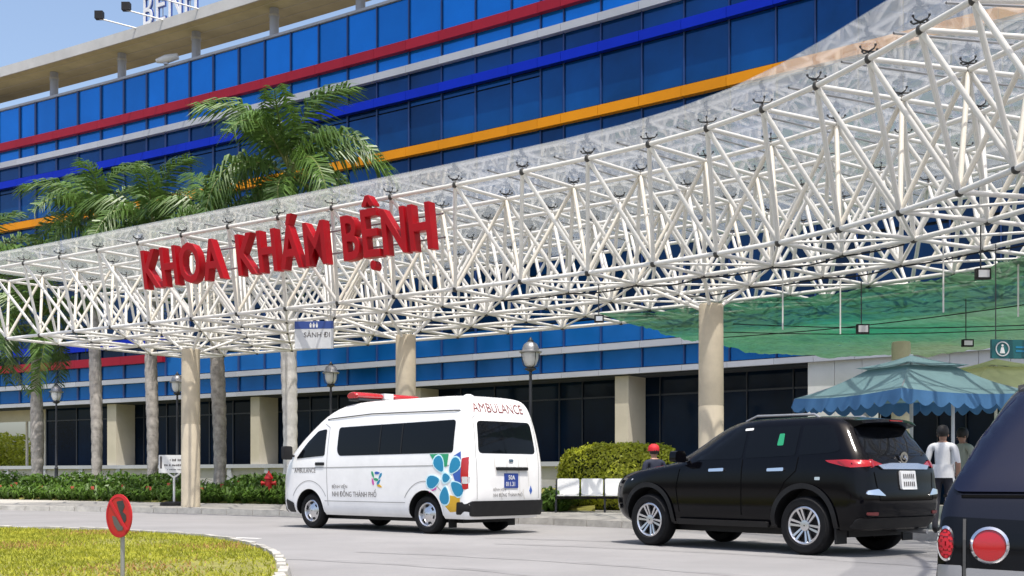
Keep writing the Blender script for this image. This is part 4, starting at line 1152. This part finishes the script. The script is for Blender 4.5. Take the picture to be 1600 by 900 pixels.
for fn, sid in ((L, 1), (mir(L), -1)):
    on(Bv, fn, [(.42,1.44),(3.42,1.42),(3.50,1.52),(3.50,1.97),(.42,2.02)], 'side_window', 'car_glass', van, .07)
    on(Bv, fn, [(3.86,1.43),(4.74,1.38),(4.42,1.70),(4.12,1.92),(3.86,1.95)], 'cab_window', 'car_glass', van, .05, .06, .008)
    for x in (1.72, 2.30): strip([(x,1.45),(x,1.99)], fn, .03, 'black_plastic', 'window_bar', van, .009)
    strip([(3.75,.46),(3.78,1.2),(3.78,1.98),(3.95,2.06)], fn, .014, 'seam_grey', 'door_seam', van)
    strip([(.24,1.22),(5.0,1.19)], fn, .016, 'seam_grey', 'body_crease', van)
    strip([(1.6,.55),(3.85,.55)], fn, .014, 'seam_grey', 'sill_seam', van)
    strip([(.30,2.18),(2.6,2.20),(3.9,2.14)], fn, .022, 'seam', 'drip_rail', van, .012)
    for x in WX:      # raised lip round each wheel opening
        pts = [(x+.44*math.cos(t), .36+.44*math.sin(t)) for t in np.linspace(-.05, math.pi+.05, 22)]
        strip(pts, fn, .035, 'van_paint', 'arch_lip', van, .012); strip([(x+.58*math.cos(t), .36+.58*math.sin(t)) for t in np.linspace(.5, math.pi-.5, 18)], fn, .014, 'seam_grey', 'arch_crease', van)
    on(Bv, fn, [(3.86,1.24),(4.12,1.24),(4.12,1.30),(3.86,1.30)], 'door_handle', 'black_plastic', van, .02, lift=.02)
    on(Bv, fn, [(4.80,.31),(5.30,.31),(5.36,.74),(5.24,.62),(4.82,.50)], 'bumper_corner', 'black_plastic', van, .04, lift=.02)
    on(Bv, fn, [(.05,.36),(.34,.36),(.30,.58),(.05,.58)], 'bumper_corner', 'black_plastic', van, .03, lift=.03)
    tl = on(Bv, fn, [(.035,.80),(.17,.80),(.21,1.05),(.20,1.34),(.08,1.37)], 'tail_lamp', 'red_lamp', van, .03, .04, .022)
    on(Bv, fn, [(.05,.90),(.175,.90),(.185,1.02),(.06,1.02)], 'reversing_lamp', 'clear_lamp', tl, .01, .05, .026)
on(Bv, Bv.Fr, [(-.62,1.36),(.62,1.36),(.58,2.0),(-.58,2.0)], 'windscreen', 'car_glass', van, .06)
on(Bv, Bv.Fr, [(-.8,.30),(.8,.30),(.8,.62),(-.8,.62)], 'front_bumper', 'black_plastic', van, .05, lift=.03)
on(Bv, Bv.Fr, [(-.45,.8),(.45,.8),(.45,1.0),(-.45,1.0)], 'grille', 'black_plastic', van, .03)
for s in (1, -1): on(Bv, Bv.Fr, [(s*.55,.82),(s*.78,.86),(s*.78,1.08),(s*.55,1.02)], 'headlamp', 'clear_lamp', van, .04)
on(Bv, Rr, [(-.70,1.43),(.70,1.43),(.65,2.0),(-.65,2.0)], 'rear_window', 'car_glass', van, .09)
on(Bv, Rr, [(-.86,.33),(.86,.33),(.88,.60),(-.88,.60)], 'rear_bumper', 'black_plastic', van, .05, lift=.05, skirt=.06)
for s in (1, -1): strip([(s*.755,.63),(s*.765,1.40),(s*.72,2.05),(s*.66,2.10)], Rr, .012, 'seam_grey', 'tailgate_seam', van)
on(Bv, Rr, [(-.44,1.13),(.33,1.13),(.33,1.19),(-.44,1.19)], 'tailgate_handle', 'black_plastic', van, .02, lift=.035)
pl = on(Bv, Rr, [(-.20,.82),(.14,.82),(.14,1.08),(-.20,1.08)], 'number_plate', 'plate_blue', van, .015, lift=.012)
decal_text('50A', Rr, .055, .97, .075, 'white', pl, -1, .01, lift=.018, squeeze=.9); decal_text('011.31', Rr, .115, .855, .075, 'white', pl, -1, .01, lift=.018, squeeze=.82)
on(Bv, Rr, [(-.09,1.28),(.02,1.28),(.02,1.33),(-.09,1.33)], 'emblem', 'chrome', van, .025, .03, .012)
decal_text('AMBULANCE', Rr, .67, 2.155, .165, 'text_maroon', van, -1, .0, .86)
decal_text('BỆNH VIỆN', Rr, .40, .775, .04, 'text_grey', van, -1); decal_text('NHI ĐỒNG THÀNH PHỐ', Rr, .40, .67, .055, 'text_grey', van, -1, squeeze=.8)
decal_text('AMBULANCE', L, 4.78, 1.10, .095, 'text_grey', van, -1, .0, .82)
decal_text('BỆNH VIỆN', L, 3.62, .80, .06, 'text_grey', van, -1, .0); decal_text('NHI ĐỒNG THÀNH PHỐ', L, 3.62, .64, .095, 'text_grey', van, -1, .0, .82)
on(Bv, Rr, [(-.58,.77),(-.54,.86),(-.50,.77),(-.54,.70)], 'small_logo', 'petal_blue', van, 0, .05)
rg = random.Random(9)
for y0, za, zb_ in ((.42,2.14,2.05),(.12,2.14,2.04),(-.10,2.14,2.06),(-.5,2.14,2.05),(.36,1.40,1.05),(.05,1.40,.72),(-.22,1.40,.66),(-.45,1.40,.85),(.22,.80,.62),(-.34,.80,.62)):
    strip([(y0, za), (y0-rg.uniform(-.03, .03), (za+zb_)/2), (y0-.04, zb_)], Rr, rg.uniform(.012, .026), 'streak', 'dirt_streak', van, .003)
# flower decal: centre and petals, each with its pale outline
def petal(cx_, cz, ang, ln, wd, k=14):
    out = []
    for i in range(k):
        t = 2*math.pi*i/k; u = math.cos(t); v = math.sin(t)*(.72+.28*u)
        x = (u*ln); y = v*wd; out.append((cx_+x*math.cos(ang)-y*math.sin(ang), cz+x*math.sin(ang)+y*math.cos(ang)))
    return out
fc = (.56, 1.00)
def deco(poly, m, grow=1.16, lift=.006, outline=True):
    cx_ = sum(p[0] for p in poly)/len(poly); cz = sum(p[1] for p in poly)/len(poly)
    if outline: on(Bv, L, [(cx_+(p[0]-cx_)*grow, cz+(p[1]-cz)*grow) for p in poly], 'decal_outline', 'decal_pale', van, 0, .08, lift-.002, .001)
    on(Bv, L, poly, 'decal_petal', m, van, 0, .08, lift, .001)
deco([(.98,1.42),(.52,1.42),(.55,1.20),(.66,1.19),(.82,1.24)], 'petal_green', outline=False)
deco([(.40,1.38),(.24,1.46),(.215,1.18),(.215,.90),(.33,.88),(.42,1.10)], 'petal_blue', lift=.005, outline=False)
deco([(.62,.72),(.25,.66),(.25,.42),(.50,.40),(.66,.56)], 'petal_yellow', lift=.005, outline=False)
deco([(1.06,.95),(.84,.98),(.80,.80),(.98,.74)], 'petal_pink', outline=False)
for ang, dist in ((125, .31), (50, .29), (192, .33), (262, .33), (322, .31)):
    t = math.radians(180-ang); p = (fc[0]+dist*math.cos(t), fc[1]+dist*.95*math.sin(t)); deco(petal(p[0], p[1], t, .155, .15), 'teal', 1.17, .009)
deco(petal(fc[0], fc[1], 0, .09, .105), 'teal', 1.35, .011)
for i, (dx, dz, m) in enumerate(((-.02,.09,'petal_blue'),(.1,.06,'petal_green'),(-.1,.03,'teal'),(.02,-.03,'petal_green'),(.1,-.07,'petal_pink'),(-.06,-.08,'teal'),(-.08,-.15,'petal_yellow'))):
    on(Bv, L, petal(2.35+dx, 1.0+dz, i*1.1, .07, .035), 'side_logo', m, van, 0, .05)
# roof light bar, mirrors, mudflaps
xb = 3.25; m = MB()
zr = 2.475
def bar(y0, y1, mt, name, par):
    q = MB(); q.lathe([(.02, y0), (.11, y0+.03), (.12, y0+.06), (.12, y1-.03), (.09, y1)], 14, axis='y'); q.v = [(p[0]*1.3+xb, p[1], max(p[2]*.62, -.05)+zr+.10) for p in q.v]
    me = q.mesh(name, mt, 40); fix_normals(me); return obj(name, me, par)
lb = obj('light_bar_base', MB().box(xb-.15, xb+.15, -.74, .74, zr+.01, zr+.05).mesh('light_bar_base', 'dark_metal'), van)
bar(.12, .80, 'red_lamp', 'beacon', lb); bar(-.80, -.12, 'red_lamp', 'beacon', lb)
obj('speaker', MB().box(xb-.13, xb+.13, -.11, .11, zr+.05, zr+.17).mesh('speaker', 'off_white'), lb)
for s in (-.5, .5): obj('lamp_foot', MB().box(xb-.1, xb+.1, s-.05, s+.05, 2.40, zr+.01).mesh('lamp_foot', 'black_plastic'), lb)
for s in (1, -1):
    m = MB(); m.prism(round_poly([(-.1, 0), (.1, 0), (.11, .27), (-.09, .27)], .05), lambda u, v, d_: (4.82+d_, s*(1.06+u), 1.36+v), 0, .09)
    mr_ = obj('mirror', m.mesh('mirror', 'black_plastic', 40), van); fix_normals(mr_.data)
    obj('mirror_arm', MB().tube([(4.85, s*.84, 1.42), (4.86, s*1.0, 1.45)], .025, 6).mesh('mirror_arm', 'black_plastic'), mr_)
    obj('mudflap', MB().box(.64, .66, s*.72-.09, s*.72+.09, .12, .40).mesh('mudflap', 'black_plastic'), van)
obj('underbody', MB().box(.5, 4.9, -.62, .62, .20, .34).mesh('underbody', 'black_plastic'), van)
obj('roof_vent', MB().lathe([(.1, 2.47), (.1, 2.5), (.04, 2.53)], 12, c=(1.0, 0, 0)).mesh('roof_vent', 'off_white', 40), van)

# ---- sport utility cars
def suv(name, label, O, rz, k, paint, glass, detail):
    t = thing(name, label, 'car', O, rz); return t
a = math.radians(50.5); c_, s_ = math.cos(a), math.sin(a)
wl = gp(1255, 867.5); lft = Vector((-s_, -c_, 0)); fwd = Vector((-c_, s_, 0))
O = wl-lft*.91-fwd*.98
car = thing('sport_utility_car', 'black sport utility car with alloy wheels stopped behind the ambulance', 'car', O, math.atan2(s_, -c_))
Bs = Body([.34,.42,.55,.75,.92,1.02,1.10,1.17,1.24,1.32,1.45,1.60,1.70,1.76,1.80,1.825,1.835],
          [.14,.08,.02,.0,.03,.04,.05,.07,.10,.14,.23,.33,.40,.46,.56,.78,1.2],
          [4.45,4.60,4.70,4.74,4.70,4.60,4.38,3.95,3.52,3.38,3.14,2.88,2.68,2.52,2.36,2.1,1.7],
          [.86,.90,.925,.93,.93,.925,.918,.905,.89,.868,.825,.775,.735,.70,.65,.50,.2],
          [.2,.24,.26,.26,.26,.26,.26,.26,.26,.26,.26,.25,.25,.28,.3,.3,.2],
          [.3,.34,.38,.40,.40,.40,.40,.42,.44,.44,.44,.4,.36,.34,.3,.3,.2], .08, .16, .03)
zss = [.34,.38,.42,.48,.55,.65,.75,.84,.92,.97,1.02,1.06,1.10,1.14,1.17,1.20,1.24,1.28,1.32,1.38,1.45,1.52,1.60,1.66,1.70,1.73,1.76,1.78,1.80,1.814,1.825,1.832,1.835]
WX = (.98, 3.76); WRs = .385
obj('body', shell(Bs, zss, [(x, .42) for x in WX], .46, .64, 'suv_paint'), car)
for x in WX:
    for s in (1, -1): wheel(car, x, s*.79, WRs, WRs, .25, s, 'six', .25)
L = Bs.L; Rr = Bs.Rr
for fn in (L, mir(L)):
    on(Bs, fn, [(2.02,1.27),(3.22,1.25),(2.94,1.46),(2.62,1.665),(2.02,1.70)], 'front_window', 'car_glass', car, .05)
    on(Bs, fn, [(1.14,1.30),(1.97,1.275),(1.97,1.69),(1.14,1.70)], 'rear_door_window', 'car_glass', car, .04)
    on(Bs, fn, [(.46,1.36),(.60,1.33),(1.09,1.305),(1.09,1.70),(.62,1.69)], 'quarter_window', 'car_glass', car, .04)
    strip([(2.0,.50),(2.0,1.26)], fn, .012, 'seam_black', 'door_seam', car); strip([(3.14,.52),(3.20,.85),(3.12,1.22)], fn, .012, 'seam_black', 'door_seam', car)
    strip([(1.5,.56),(1.28,.95),(1.10,1.10),(1.08,1.28)], fn, .012, 'seam_black', 'door_seam', car)
    for x in (1.28, 2.30): on(Bs, fn, [(x,1.10),(x+.27,1.095),(x+.27,1.135),(x,1.145)], 'door_handle', 'chrome', car, .015, .06, .03)
    for x in WX:
        pts = [(x+.485*math.cos(q), .42+.485*math.sin(q)) for q in np.linspace(-.12, math.pi+.12, 28)]
        strip(pts, fn, .07, 'black_plastic', 'fender_flare', car, .022)
    on(Bs, fn, [(1.55,.34),(3.18,.34),(3.18,.42),(1.55,.42)], 'side_step', 'black_plastic', car, .03, .12, .05, .05)
    tl = on(Bs, fn, [(.08,1.14),(.26,1.13),(.60,1.205),(.66,1.235),(.12,1.245)], 'tail_lamp', 'red_lamp', car, .02, .06, .012)
    on(Bs, fn, [(.12,1.13),(.26,1.13),(.30,1.15),(.12,1.16)], 'lamp_reflector', 'clear_lamp', tl, .01, .06, .016)
    on(Bs, fn, [(4.08,.98),(4.42,.90),(4.50,.98),(4.20,1.08)], 'headlamp', 'clear_lamp', car, .02, .06, .01)
    on(Bs, fn, [(.72,.98),(.80,.98),(.80,1.02),(.72,1.02)], 'filler_badge', 'chrome', car, .01, .05)
gs = on(Bs, L, [(1.36,1.44),(1.46,1.44),(1.45,1.60),(1.37,1.60)], 'window_sticker', 'petal_green', car, .02, .06, .009)
on(Bs, L, [(1.92,1.66),(2.06,1.655),(2.06,1.685),(1.92,1.69)], 'window_sticker', 'white', car, .01, .06, .009)
on(Bs, Bs.Fr, [(-.55,1.28),(.55,1.28),(.48,1.68),(-.48,1.68)], 'windscreen', 'car_glass', car, .06)
on(Bs, Bs.Fr, [(-.42,.7),(.42,.7),(.46,.98),(-.46,.98)], 'grille', 'black_plastic', car, .04)
on(Bs, Rr, [(-.68,1.30),(.68,1.30),(.60,1.67),(-.60,1.67)], 'rear_window', 'car_glass', car, .06)
for s in (1, -1):
    on(Bs, Rr, [(s*.46,1.175),(s*.90,1.14),(s*.90,1.24),(s*.62,1.23)], 'tail_lamp', 'red_lamp', car, .015, .06, .014)
    on(Bs, Rr, [(s*.62,.53),(s*.80,.54),(s*.80,.575),(s*.62,.575)], 'fog_reflector', 'text_maroon', car, .02, .06, .012)
    on(Bs, Rr, [(s*.50,.78),(s*.82,.80),(s*.80,.85),(s*.62,.87)], 'chrome_corner', 'chrome', car, .02, .06, .012)
on(Bs, Rr, [(-.50,1.12),(.50,1.12),(.58,1.17),(.30,1.20),(-.30,1.20),(-.58,1.17)], 'chrome_garnish', 'alloy', car, .01, .08, .025)
on(Bs, Rr, [(-.17,.86),(.17,.86),(.17,1.10),(-.17,1.10)], 'number_plate', 'white', car, .015, .08, .03)
for v, w_ in ((1.0, .24), (.90, .24)):
    q = MB(); u = -w_/2
    while u < w_/2: q.add([Rr(u, v, .035), Rr(u+.022, v, .035), Rr(u+.022, v+.06, .035), Rr(u, v+.06, .035)], [(0,1,2,3)]); u += .045
    obj('plate_print', q.mesh('plate_print', 'text_grey'), car)
q = MB(); q.lathe([(.055, 0), (.075, 0), (.075, .02), (.055, .02)], 20, cap=False); q.v = [(Rr(0, 1.27)[0]-.015-p[2], p[0]*1.2, 1.27+p[1]) for p in q.v]
q2 = MB(); q2.lathe([(.025, 0), (.042, 0), (.042, .02), (.025, .02)], 16, cap=False); q.add([(Rr(0, 1.27)[0]-.015-p[2], p[0]*1.2, 1.285+p[1]) for p in q2.v], q2.f)
obj('emblem', q.mesh('emblem', 'chrome'), car)
strip([(-.66,1.08),(-.60,.72),(.60,.72),(.66,1.08)], Rr, .014, 'seam_black', 'tailgate_seam', car)
on(Bs, Rr, [(-.86,.36),(.86,.36),(.88,.50),(-.88,.50)], 'lower_bumper', 'black_plastic', car, .05, .12, .02)
# roof spoiler and rails
q = MB(); sp = [(.32,1.69),(.18,1.735),(.22,1.775),(.60,1.805),(.75,1.76)]
n = len(sp); V = []
for y in np.linspace(-.60, .60, 9): V += [(x+.10*(abs(y)/.6)**2, y, z-.03*(abs(y)/.6)**2) for x, z in sp]
q.add(V, [(i*n+j, i*n+(j+1) % n, (i+1)*n+(j+1) % n, (i+1)*n+j) for i in range(8) for j in range(n)]+[tuple(range(n)), tuple(8*n+j for j in range(n-1, -1, -1))])
spl = obj('spoiler', q.mesh('spoiler', 'suv_paint', 40), car); fix_normals(spl.data)
obj('brake_light', MB().box(.188, .20, -.14, .14, 1.742, 1.757).mesh('brake_light', 'red_lamp'), spl)
for s in (1, -1):
    obj('roof_rail', MB().tube([(.95, s*.56, 1.79), (1.05, s*.57, 1.85), (2.0, s*.57, 1.86), (2.2, s*.56, 1.79)], .018, 8).mesh('roof_rail', 'grey_metal', 40), car)
    q = MB(); q.prism(round_poly([(0, 0), (.24, .02), (.22, .17), (.02, .17)], .05), lambda u, v, d_: (3.0+d_, s*(.92+u), 1.22+v), 0, .12)
    mm = obj('mirror', q.mesh('mirror', 'suv_paint', 40), car); fix_normals(mm.data)
    obj('mirror_foot', MB().tube([(3.06, s*.84, 1.27), (3.06, s*.95, 1.28)], .03, 6).mesh('mirror_foot', 'black_plastic'), mm)
    obj('mudflap', MB().box(.50, .52, s*.76-.12, s*.76+.12, .16, .46).mesh('mudflap', 'black_plastic'), car)
obj('underbody', MB().box(.5, 4.3, -.6, .6, .24, .40).mesh('underbody', 'black_plastic'), car)
obj('exhaust', MB().tube([(.05, -.5, .30), (.6, -.5, .32)], .03, 8).mesh('exhaust', 'grey_metal'), car)

# ---- dark blue car whose rear corner closes the right edge
Zn = 5.0; he = math.radians(67); fwd = Vector((math.cos(he), math.sin(he), 0)); lft = Vector((-fwd.y, fwd.x, 0))
cor = ray(1449, Zn); O = Vector((cor.x, cor.y, 0))-lft*.915
nc = thing('dark_blue_car', 'dark blue car at the right edge with round red lamps in clear housings', 'car', O, he)
Bn_ = Body([.28,.36,.5,.62,.74,.86,.95,1.02,1.12,1.22,1.32,1.40,1.46,1.50,1.53,1.545],
          [.10,.04,.0,.0,.0,.03,.06,.10,.18,.26,.35,.44,.54,.70,.95,1.3],
          [4.3,4.42,4.5,4.52,4.5,4.3,3.8,3.3,3.0,2.75,2.5,2.25,2.05,1.9,1.75,1.6],
          [.84,.88,.905,.91,.905,.895,.872,.835,.775,.715,.655,.60,.53,.44,.33,.15],
          [.16,.16,.15,.13,.12,.12,.12,.12,.12,.12,.13,.14,.16,.18,.2,.1],
          [.3,.34,.36,.38,.38,.38,.38,.38,.38,.36,.34,.32,.3,.28,.2,.1], .06, .14, .03)
zsn = [.28,.32,.36,.43,.5,.56,.62,.68,.74,.8,.86,.91,.95,.98,1.02,1.07,1.12,1.17,1.22,1.27,1.32,1.36,1.40,1.43,1.46,1.48,1.50,1.515,1.53,1.54,1.545]
obj('body', shell(Bn_, zsn, [(x, .34) for x in (.9, 3.5)], .40, .62, 'navy_paint'), nc)
for x in (.9, 3.5):
    for s in (1, -1): wheel(nc, x, s*.77, .34, .34, .22, s, 'six', .22)
Rr = Bn_.Rr; L = Bn_.L
on(Bn_, Rr, [(-.83,.965),(.83,.965),(.72,1.20),(.54,1.42),(-.54,1.42),(-.72,1.20)], 'rear_window', 'navy_glass', nc, .05, .05, .014)
strip([(.86,.945),(-.86,.945)], Rr, .012, 'seam_black', 'tailgate_seam', nc)
for fn in (L, mir(L)):
    on(Bn_, fn, [(.75,1.02),(2.9,1.0),(2.3,1.36),(.95,1.36)], 'side_window', 'navy_glass', nc, .06)
for s in (1, -1):
    fnr = Rr
    hs_ = on(Bn_, fnr, [(s*.895,.50),(s*.30,.50),(s*.50,.845),(s*.86,.86)], 'lamp_housing', 'car_glass', nc, .03, .04, .010, .02)
    def ring_on(u, v, r0, r1, nm, mt, lf, par, sx=1.0):
        P0 = [(u+s*sx*r0*math.cos(q), v+r0*math.sin(q)) for q in np.linspace(0, 6.2832, 33)[:-1]]; P1 = [(u+s*sx*r1*math.cos(q), v+r1*math.sin(q)) for q in np.linspace(0, 6.2832, 33)[:-1]]
        q = MB(); V = [fnr(*p, lf) for p in P0]+[fnr(*p, lf+.012) for p in P1]; q.add(V, [(i, (i+1) % 32, 32+(i+1) % 32, 32+i) for i in range(32)])
        return obj(nm, q.mesh(nm, mt, 60), par)
    for u, v, r, sx in ((s*.845, .745, .064, .5), (s*.672, .742, .066, 1.0)):
        P = [(u+s*sx*r*math.cos(q), v+r*math.sin(q)) for q in np.linspace(0, 6.2832, 29)[:-1]]
        lm = on(Bn_, fnr, P, 'round_lamp', 'red_lamp', hs_, 0, .03, .020, .01)
        ring_on(u, v, r*1.17, r*1.0, 'lamp_ring', 'chrome', .014, hs_, sx)
        if sx < .9:
            q = MB()
            for a_ in range(10):
                for rr_ in (.3, .62, .85):
                    x_, y_ = u+s*sx*r*rr_*math.cos(a_*.628+rr_), v+r*rr_*math.sin(a_*.628+rr_); e = .006
                    q.add([fnr(x_-e, y_-e, .023), fnr(x_+e, y_-e, .023), fnr(x_+e, y_+e, .023), fnr(x_-e, y_+e, .023)], [(0,1,2,3)])
            obj('lamp_facet', q.mesh('lamp_facet', 'cap_red'), hs_)
    on(Bn_, fnr, [(s*.88,.51),(s*.78,.51),(s*.78,.655),(s*.88,.655)], 'indicator', 'grey_metal', hs_, .01, .03, .016)
    on(Bn_, fnr, [(s*.765,.51),(s*.36,.51),(s*.43,.635),(s*.765,.645)], 'reversing_lamp', 'grey_metal', hs_, .01, .03, .016)
    strip([(s*.77,.50),(s*.77,.85)], fnr, .012, 'seam', 'housing_seam', hs_, .02)
on(Bn_, Rr, [(-.46,.74),(.46,.74),(.49,.82),(-.49,.82)], 'chrome_garnish', 'chrome', nc, .01, .06, .02)
on(Bn_, Rr, [(-.88,.30),(.88,.30),(.89,.47),(-.89,.47)], 'rear_bumper', 'navy_paint', nc, .04, .1, .04, .05)
q = MB(); sp = [(.48,1.385),(.36,1.42),(.40,1.47),(.80,1.52),(.9,1.47)]; n = len(sp); V = []
for y in np.linspace(-.56, .56, 11): V += [(x+.16*(abs(y)/.56)**2.5, y, z-.05*(abs(y)/.56)**2) for x, z in sp]
q.add(V, [(i*n+j, i*n+(j+1) % n, (i+1)*n+(j+1) % n, (i+1)*n+j) for i in range(10) for j in range(n)]+[tuple(range(n)), tuple(10*n+j for j in range(n-1, -1, -1))])
spl = obj('spoiler', q.mesh('spoiler', 'black_plastic', 50), nc); fix_normals(spl.data)

# ---------------------------------------------------------------- people
def person(label, loc, rz, J, R, E, zones, hair=True, scale=1.0, hat=None, bag=None):
    """J: joints, R: radii, E: bones; zones(co) -> material slot of the clothing or skin"""
    t = thing('person', label, 'person', loc, rz); t.scale = (scale,)*3
    me = bpy.data.meshes.new('body'); keys = list(J); me.from_pydata([J[k] for k in keys], [(keys.index(a), keys.index(b)) for a, b in E], [])
    o = bpy.data.objects.new('body_tmp', me); COL.objects.link(o)
    sk = o.modifiers.new('s', 'SKIN'); sk.use_smooth_shade = True; sk.branch_smoothing = .5
    for k, v in zip(keys, me.skin_vertices[0].data): v.radius = (R[k][0], R[k][1]) if hasattr(R[k], '__len__') else (R[k], R[k]); v.use_root = (k == 'pelvis')
    ss = o.modifiers.new('d', 'SUBSURF'); ss.levels = 2
    dg = bpy.context.evaluated_depsgraph_get(); r = bpy.data.meshes.new_from_object(o.evaluated_get(dg)); bpy.data.objects.remove(o)
    for m in ('skin', *zones[0]): r.materials.append(MATS[m])
    for p in r.polygons: p.material_index = zones[1](p.center)
    r.shade_smooth(); b = obj('body', r, t); h = J['head']
    q = MB(); q.lathe([(.02, .125), (.07, .105), (.095, .05), (.10, .0), (.085, -.05), (.05, -.075)], 16); q.v = [(p[0]+h[0], p[1]*1.06+h[1]+.012, p[2]+h[2]+.035) for p in q.v]
    obj('hair', q.mesh('hair', 'hair', 60), b)
    q = MB()
    q.lathe([(.001, .02), (.012, .0), (.001, -.02)], 6, c=(h[0], h[1]-.105, h[2]-.02)); obj('nose', q.mesh('nose', 'skin', 60), b)
    for s in (1, -1):
        q = MB(); q.lathe([(.001, .03), (.014, .0), (.001, -.03)], 6, c=(h[0]+s*.082, h[1], h[2]-.01)); obj('ear', q.mesh('ear', 'skin', 60), b)
        q = MB(); q.lathe([(.001, .008), (.01, 0), (.001, -.008)], 6, c=(h[0]+s*.032, h[1]-.092, h[2]+.012)); obj('eye', q.mesh('eye', 'hair', 60), b)
    obj('mouth', MB().box(h[0]-.022, h[0]+.022, h[1]-.098, h[1]-.085, h[2]-.062, h[2]-.055).mesh('mouth', 'text_maroon'), b)
    q = MB(); q.lathe([(.165, .90), (.168, .98), (.158, 1.06), (.15, 1.12)], 20, cap=False); q.v = [(p[0]*1.12, p[1]*.84, p[2]) for p in q.v]
    obj('shirt_hem', q.mesh('shirt_hem', zones[0][0], 60), b)
    if hat:
        q = MB(); q.lathe([(.108, -.01), (.110, .04), (.095, .09), (.05, .125), (.01, .13)], 18); q.v = [(p[0]+h[0], p[1]*1.08+h[1], p[2]+h[2]+.04) for p in q.v]
        q.prism([(.095*math.cos(a_), -.06-.13*math.sin(a_)) for a_ in np.linspace(0, math.pi, 9)], lambda u, v, d_: (h[0]+u, h[1]+v, h[2]+.035+d_), 0, .012)
        obj('cap', q.mesh('cap', hat, 50), b)
    return t
def skeleton(reach_l=(-.22, -.06, .80), reach_r=(.24, -.10, .86), stride=.10):
    J = dict(pelvis=(0,0,.94), belly=(0,.01,1.08), chest=(0,.01,1.28), neckb=(0,.015,1.44), neck=(0,0,1.50), head=(0,-.015,1.60), crown=(0,-.01,1.67))
    R = dict(pelvis=(.155,.115), belly=(.145,.105), chest=(.165,.115), neckb=(.10,.08), neck=.052, head=(.082,.098), crown=(.055,.062))
    E = [('pelvis','belly'),('belly','chest'),('chest','neckb'),('neckb','neck'),('neck','head'),('head','crown')]
    for s, n_, rc in ((-1, 'l', reach_l), (1, 'r', reach_r)):
        J['hip'+n_] = (s*.095,0,.88); J['knee'+n_] = (s*.10, s*stride*.4-.02, .49); J['ank'+n_] = (s*.10, s*stride+.03, .085); J['toe'+n_] = (s*.115, s*stride-.15, .035)
        R['hip'+n_] = .098; R['knee'+n_] = .065; R['ank'+n_] = .047; R['toe'+n_] = (.045, .035)
        J['sho'+n_] = (s*.185,.01,1.40); J['elb'+n_] = (s*.245,.03,1.12); J['wri'+n_] = rc
        w_ = Vector(rc); e = Vector(J['elb'+n_]); d = (w_-e).normalized(); si = Vector((0, 0, 1)).cross(d).normalized()
        R['sho'+n_] = .066; R['elb'+n_] = .046; R['wri'+n_] = .032
        J['palm'+n_] = tuple(w_+d*.07); R['palm'+n_] = (.036, .024)
        E += [('pelvis','hip'+n_),('hip'+n_,'knee'+n_),('knee'+n_,'ank'+n_),('ank'+n_,'toe'+n_),('neckb','sho'+n_),('sho'+n_,'elb'+n_),('elb'+n_,'wri'+n_),('wri'+n_,'palm'+n_)]
        for k, (o_, l) in enumerate(((-.03,.07),(-.01,.085),(.01,.08),(.03,.065))):
            a_ = w_+d*.085+si*o_; b_ = a_+d*l*.6; c_2 = b_+d*l*.35+Vector((0,-.02,-.01))
            for q, (p, r) in enumerate(((a_, .011), (b_, .010), (c_2, .008))): J[f'f{n_}{k}{q}'] = tuple(p); R[f'f{n_}{k}{q}'] = r
            E += [('palm'+n_, f'f{n_}{k}0'), (f'f{n_}{k}0', f'f{n_}{k}1'), (f'f{n_}{k}1', f'f{n_}{k}2')]
        a_ = w_+d*.03+Vector((-s*.035, -.02, 0)); J['th'+n_] = tuple(a_); R['th'+n_] = .013; J['tt'+n_] = tuple(a_+d*.045+Vector((-s*.012,-.01,0))); R['tt'+n_] = .010
        E += [('wri'+n_,'th'+n_),('th'+n_,'tt'+n_)]
    return J, R, E
def zone_fn(sleeve_z):
    def f(c):
        x, y, z = c
        if abs(x) > .19 and z < sleeve_z and z > .55: return 0
        if z > 1.475: return 0
        if z < .09: return 3
        return 2 if z < .95 else 1
    return f
# (figures face -y locally; rz turns them)
J, R, E = skeleton()
p = gp(1472, 843) if False else ray(1473, 18.6)
person('person in a white shirt and dark trousers walking beside the black car', (p.x, p.y, .13), math.radians(150), J, R, E, (('shirt_white', 'trousers', 'black_plastic'), zone_fn(1.15)), scale=.97)
J, R, E = skeleton((-.16, -.26, 1.05), (.20, -.22, .98), .04)
p = ray(1504, 20.8)
person('person in a pale green shirt standing beyond the thin white pole', (p.x, p.y, .13), math.radians(-70), J, R, E, (('shirt_green', 'navy_cloth', 'black_plastic'), zone_fn(1.0)), scale=1.0)
J, R, E = skeleton()
p = ray(1022, 20.6)
person('person in a red cap and dark top behind the bonnet of the black car', (p.x, p.y, 0), math.radians(200), J, R, E, (('navy_cloth', 'navy_cloth', 'black_plastic'), zone_fn(1.0)), scale=.90, hat='cap_red')
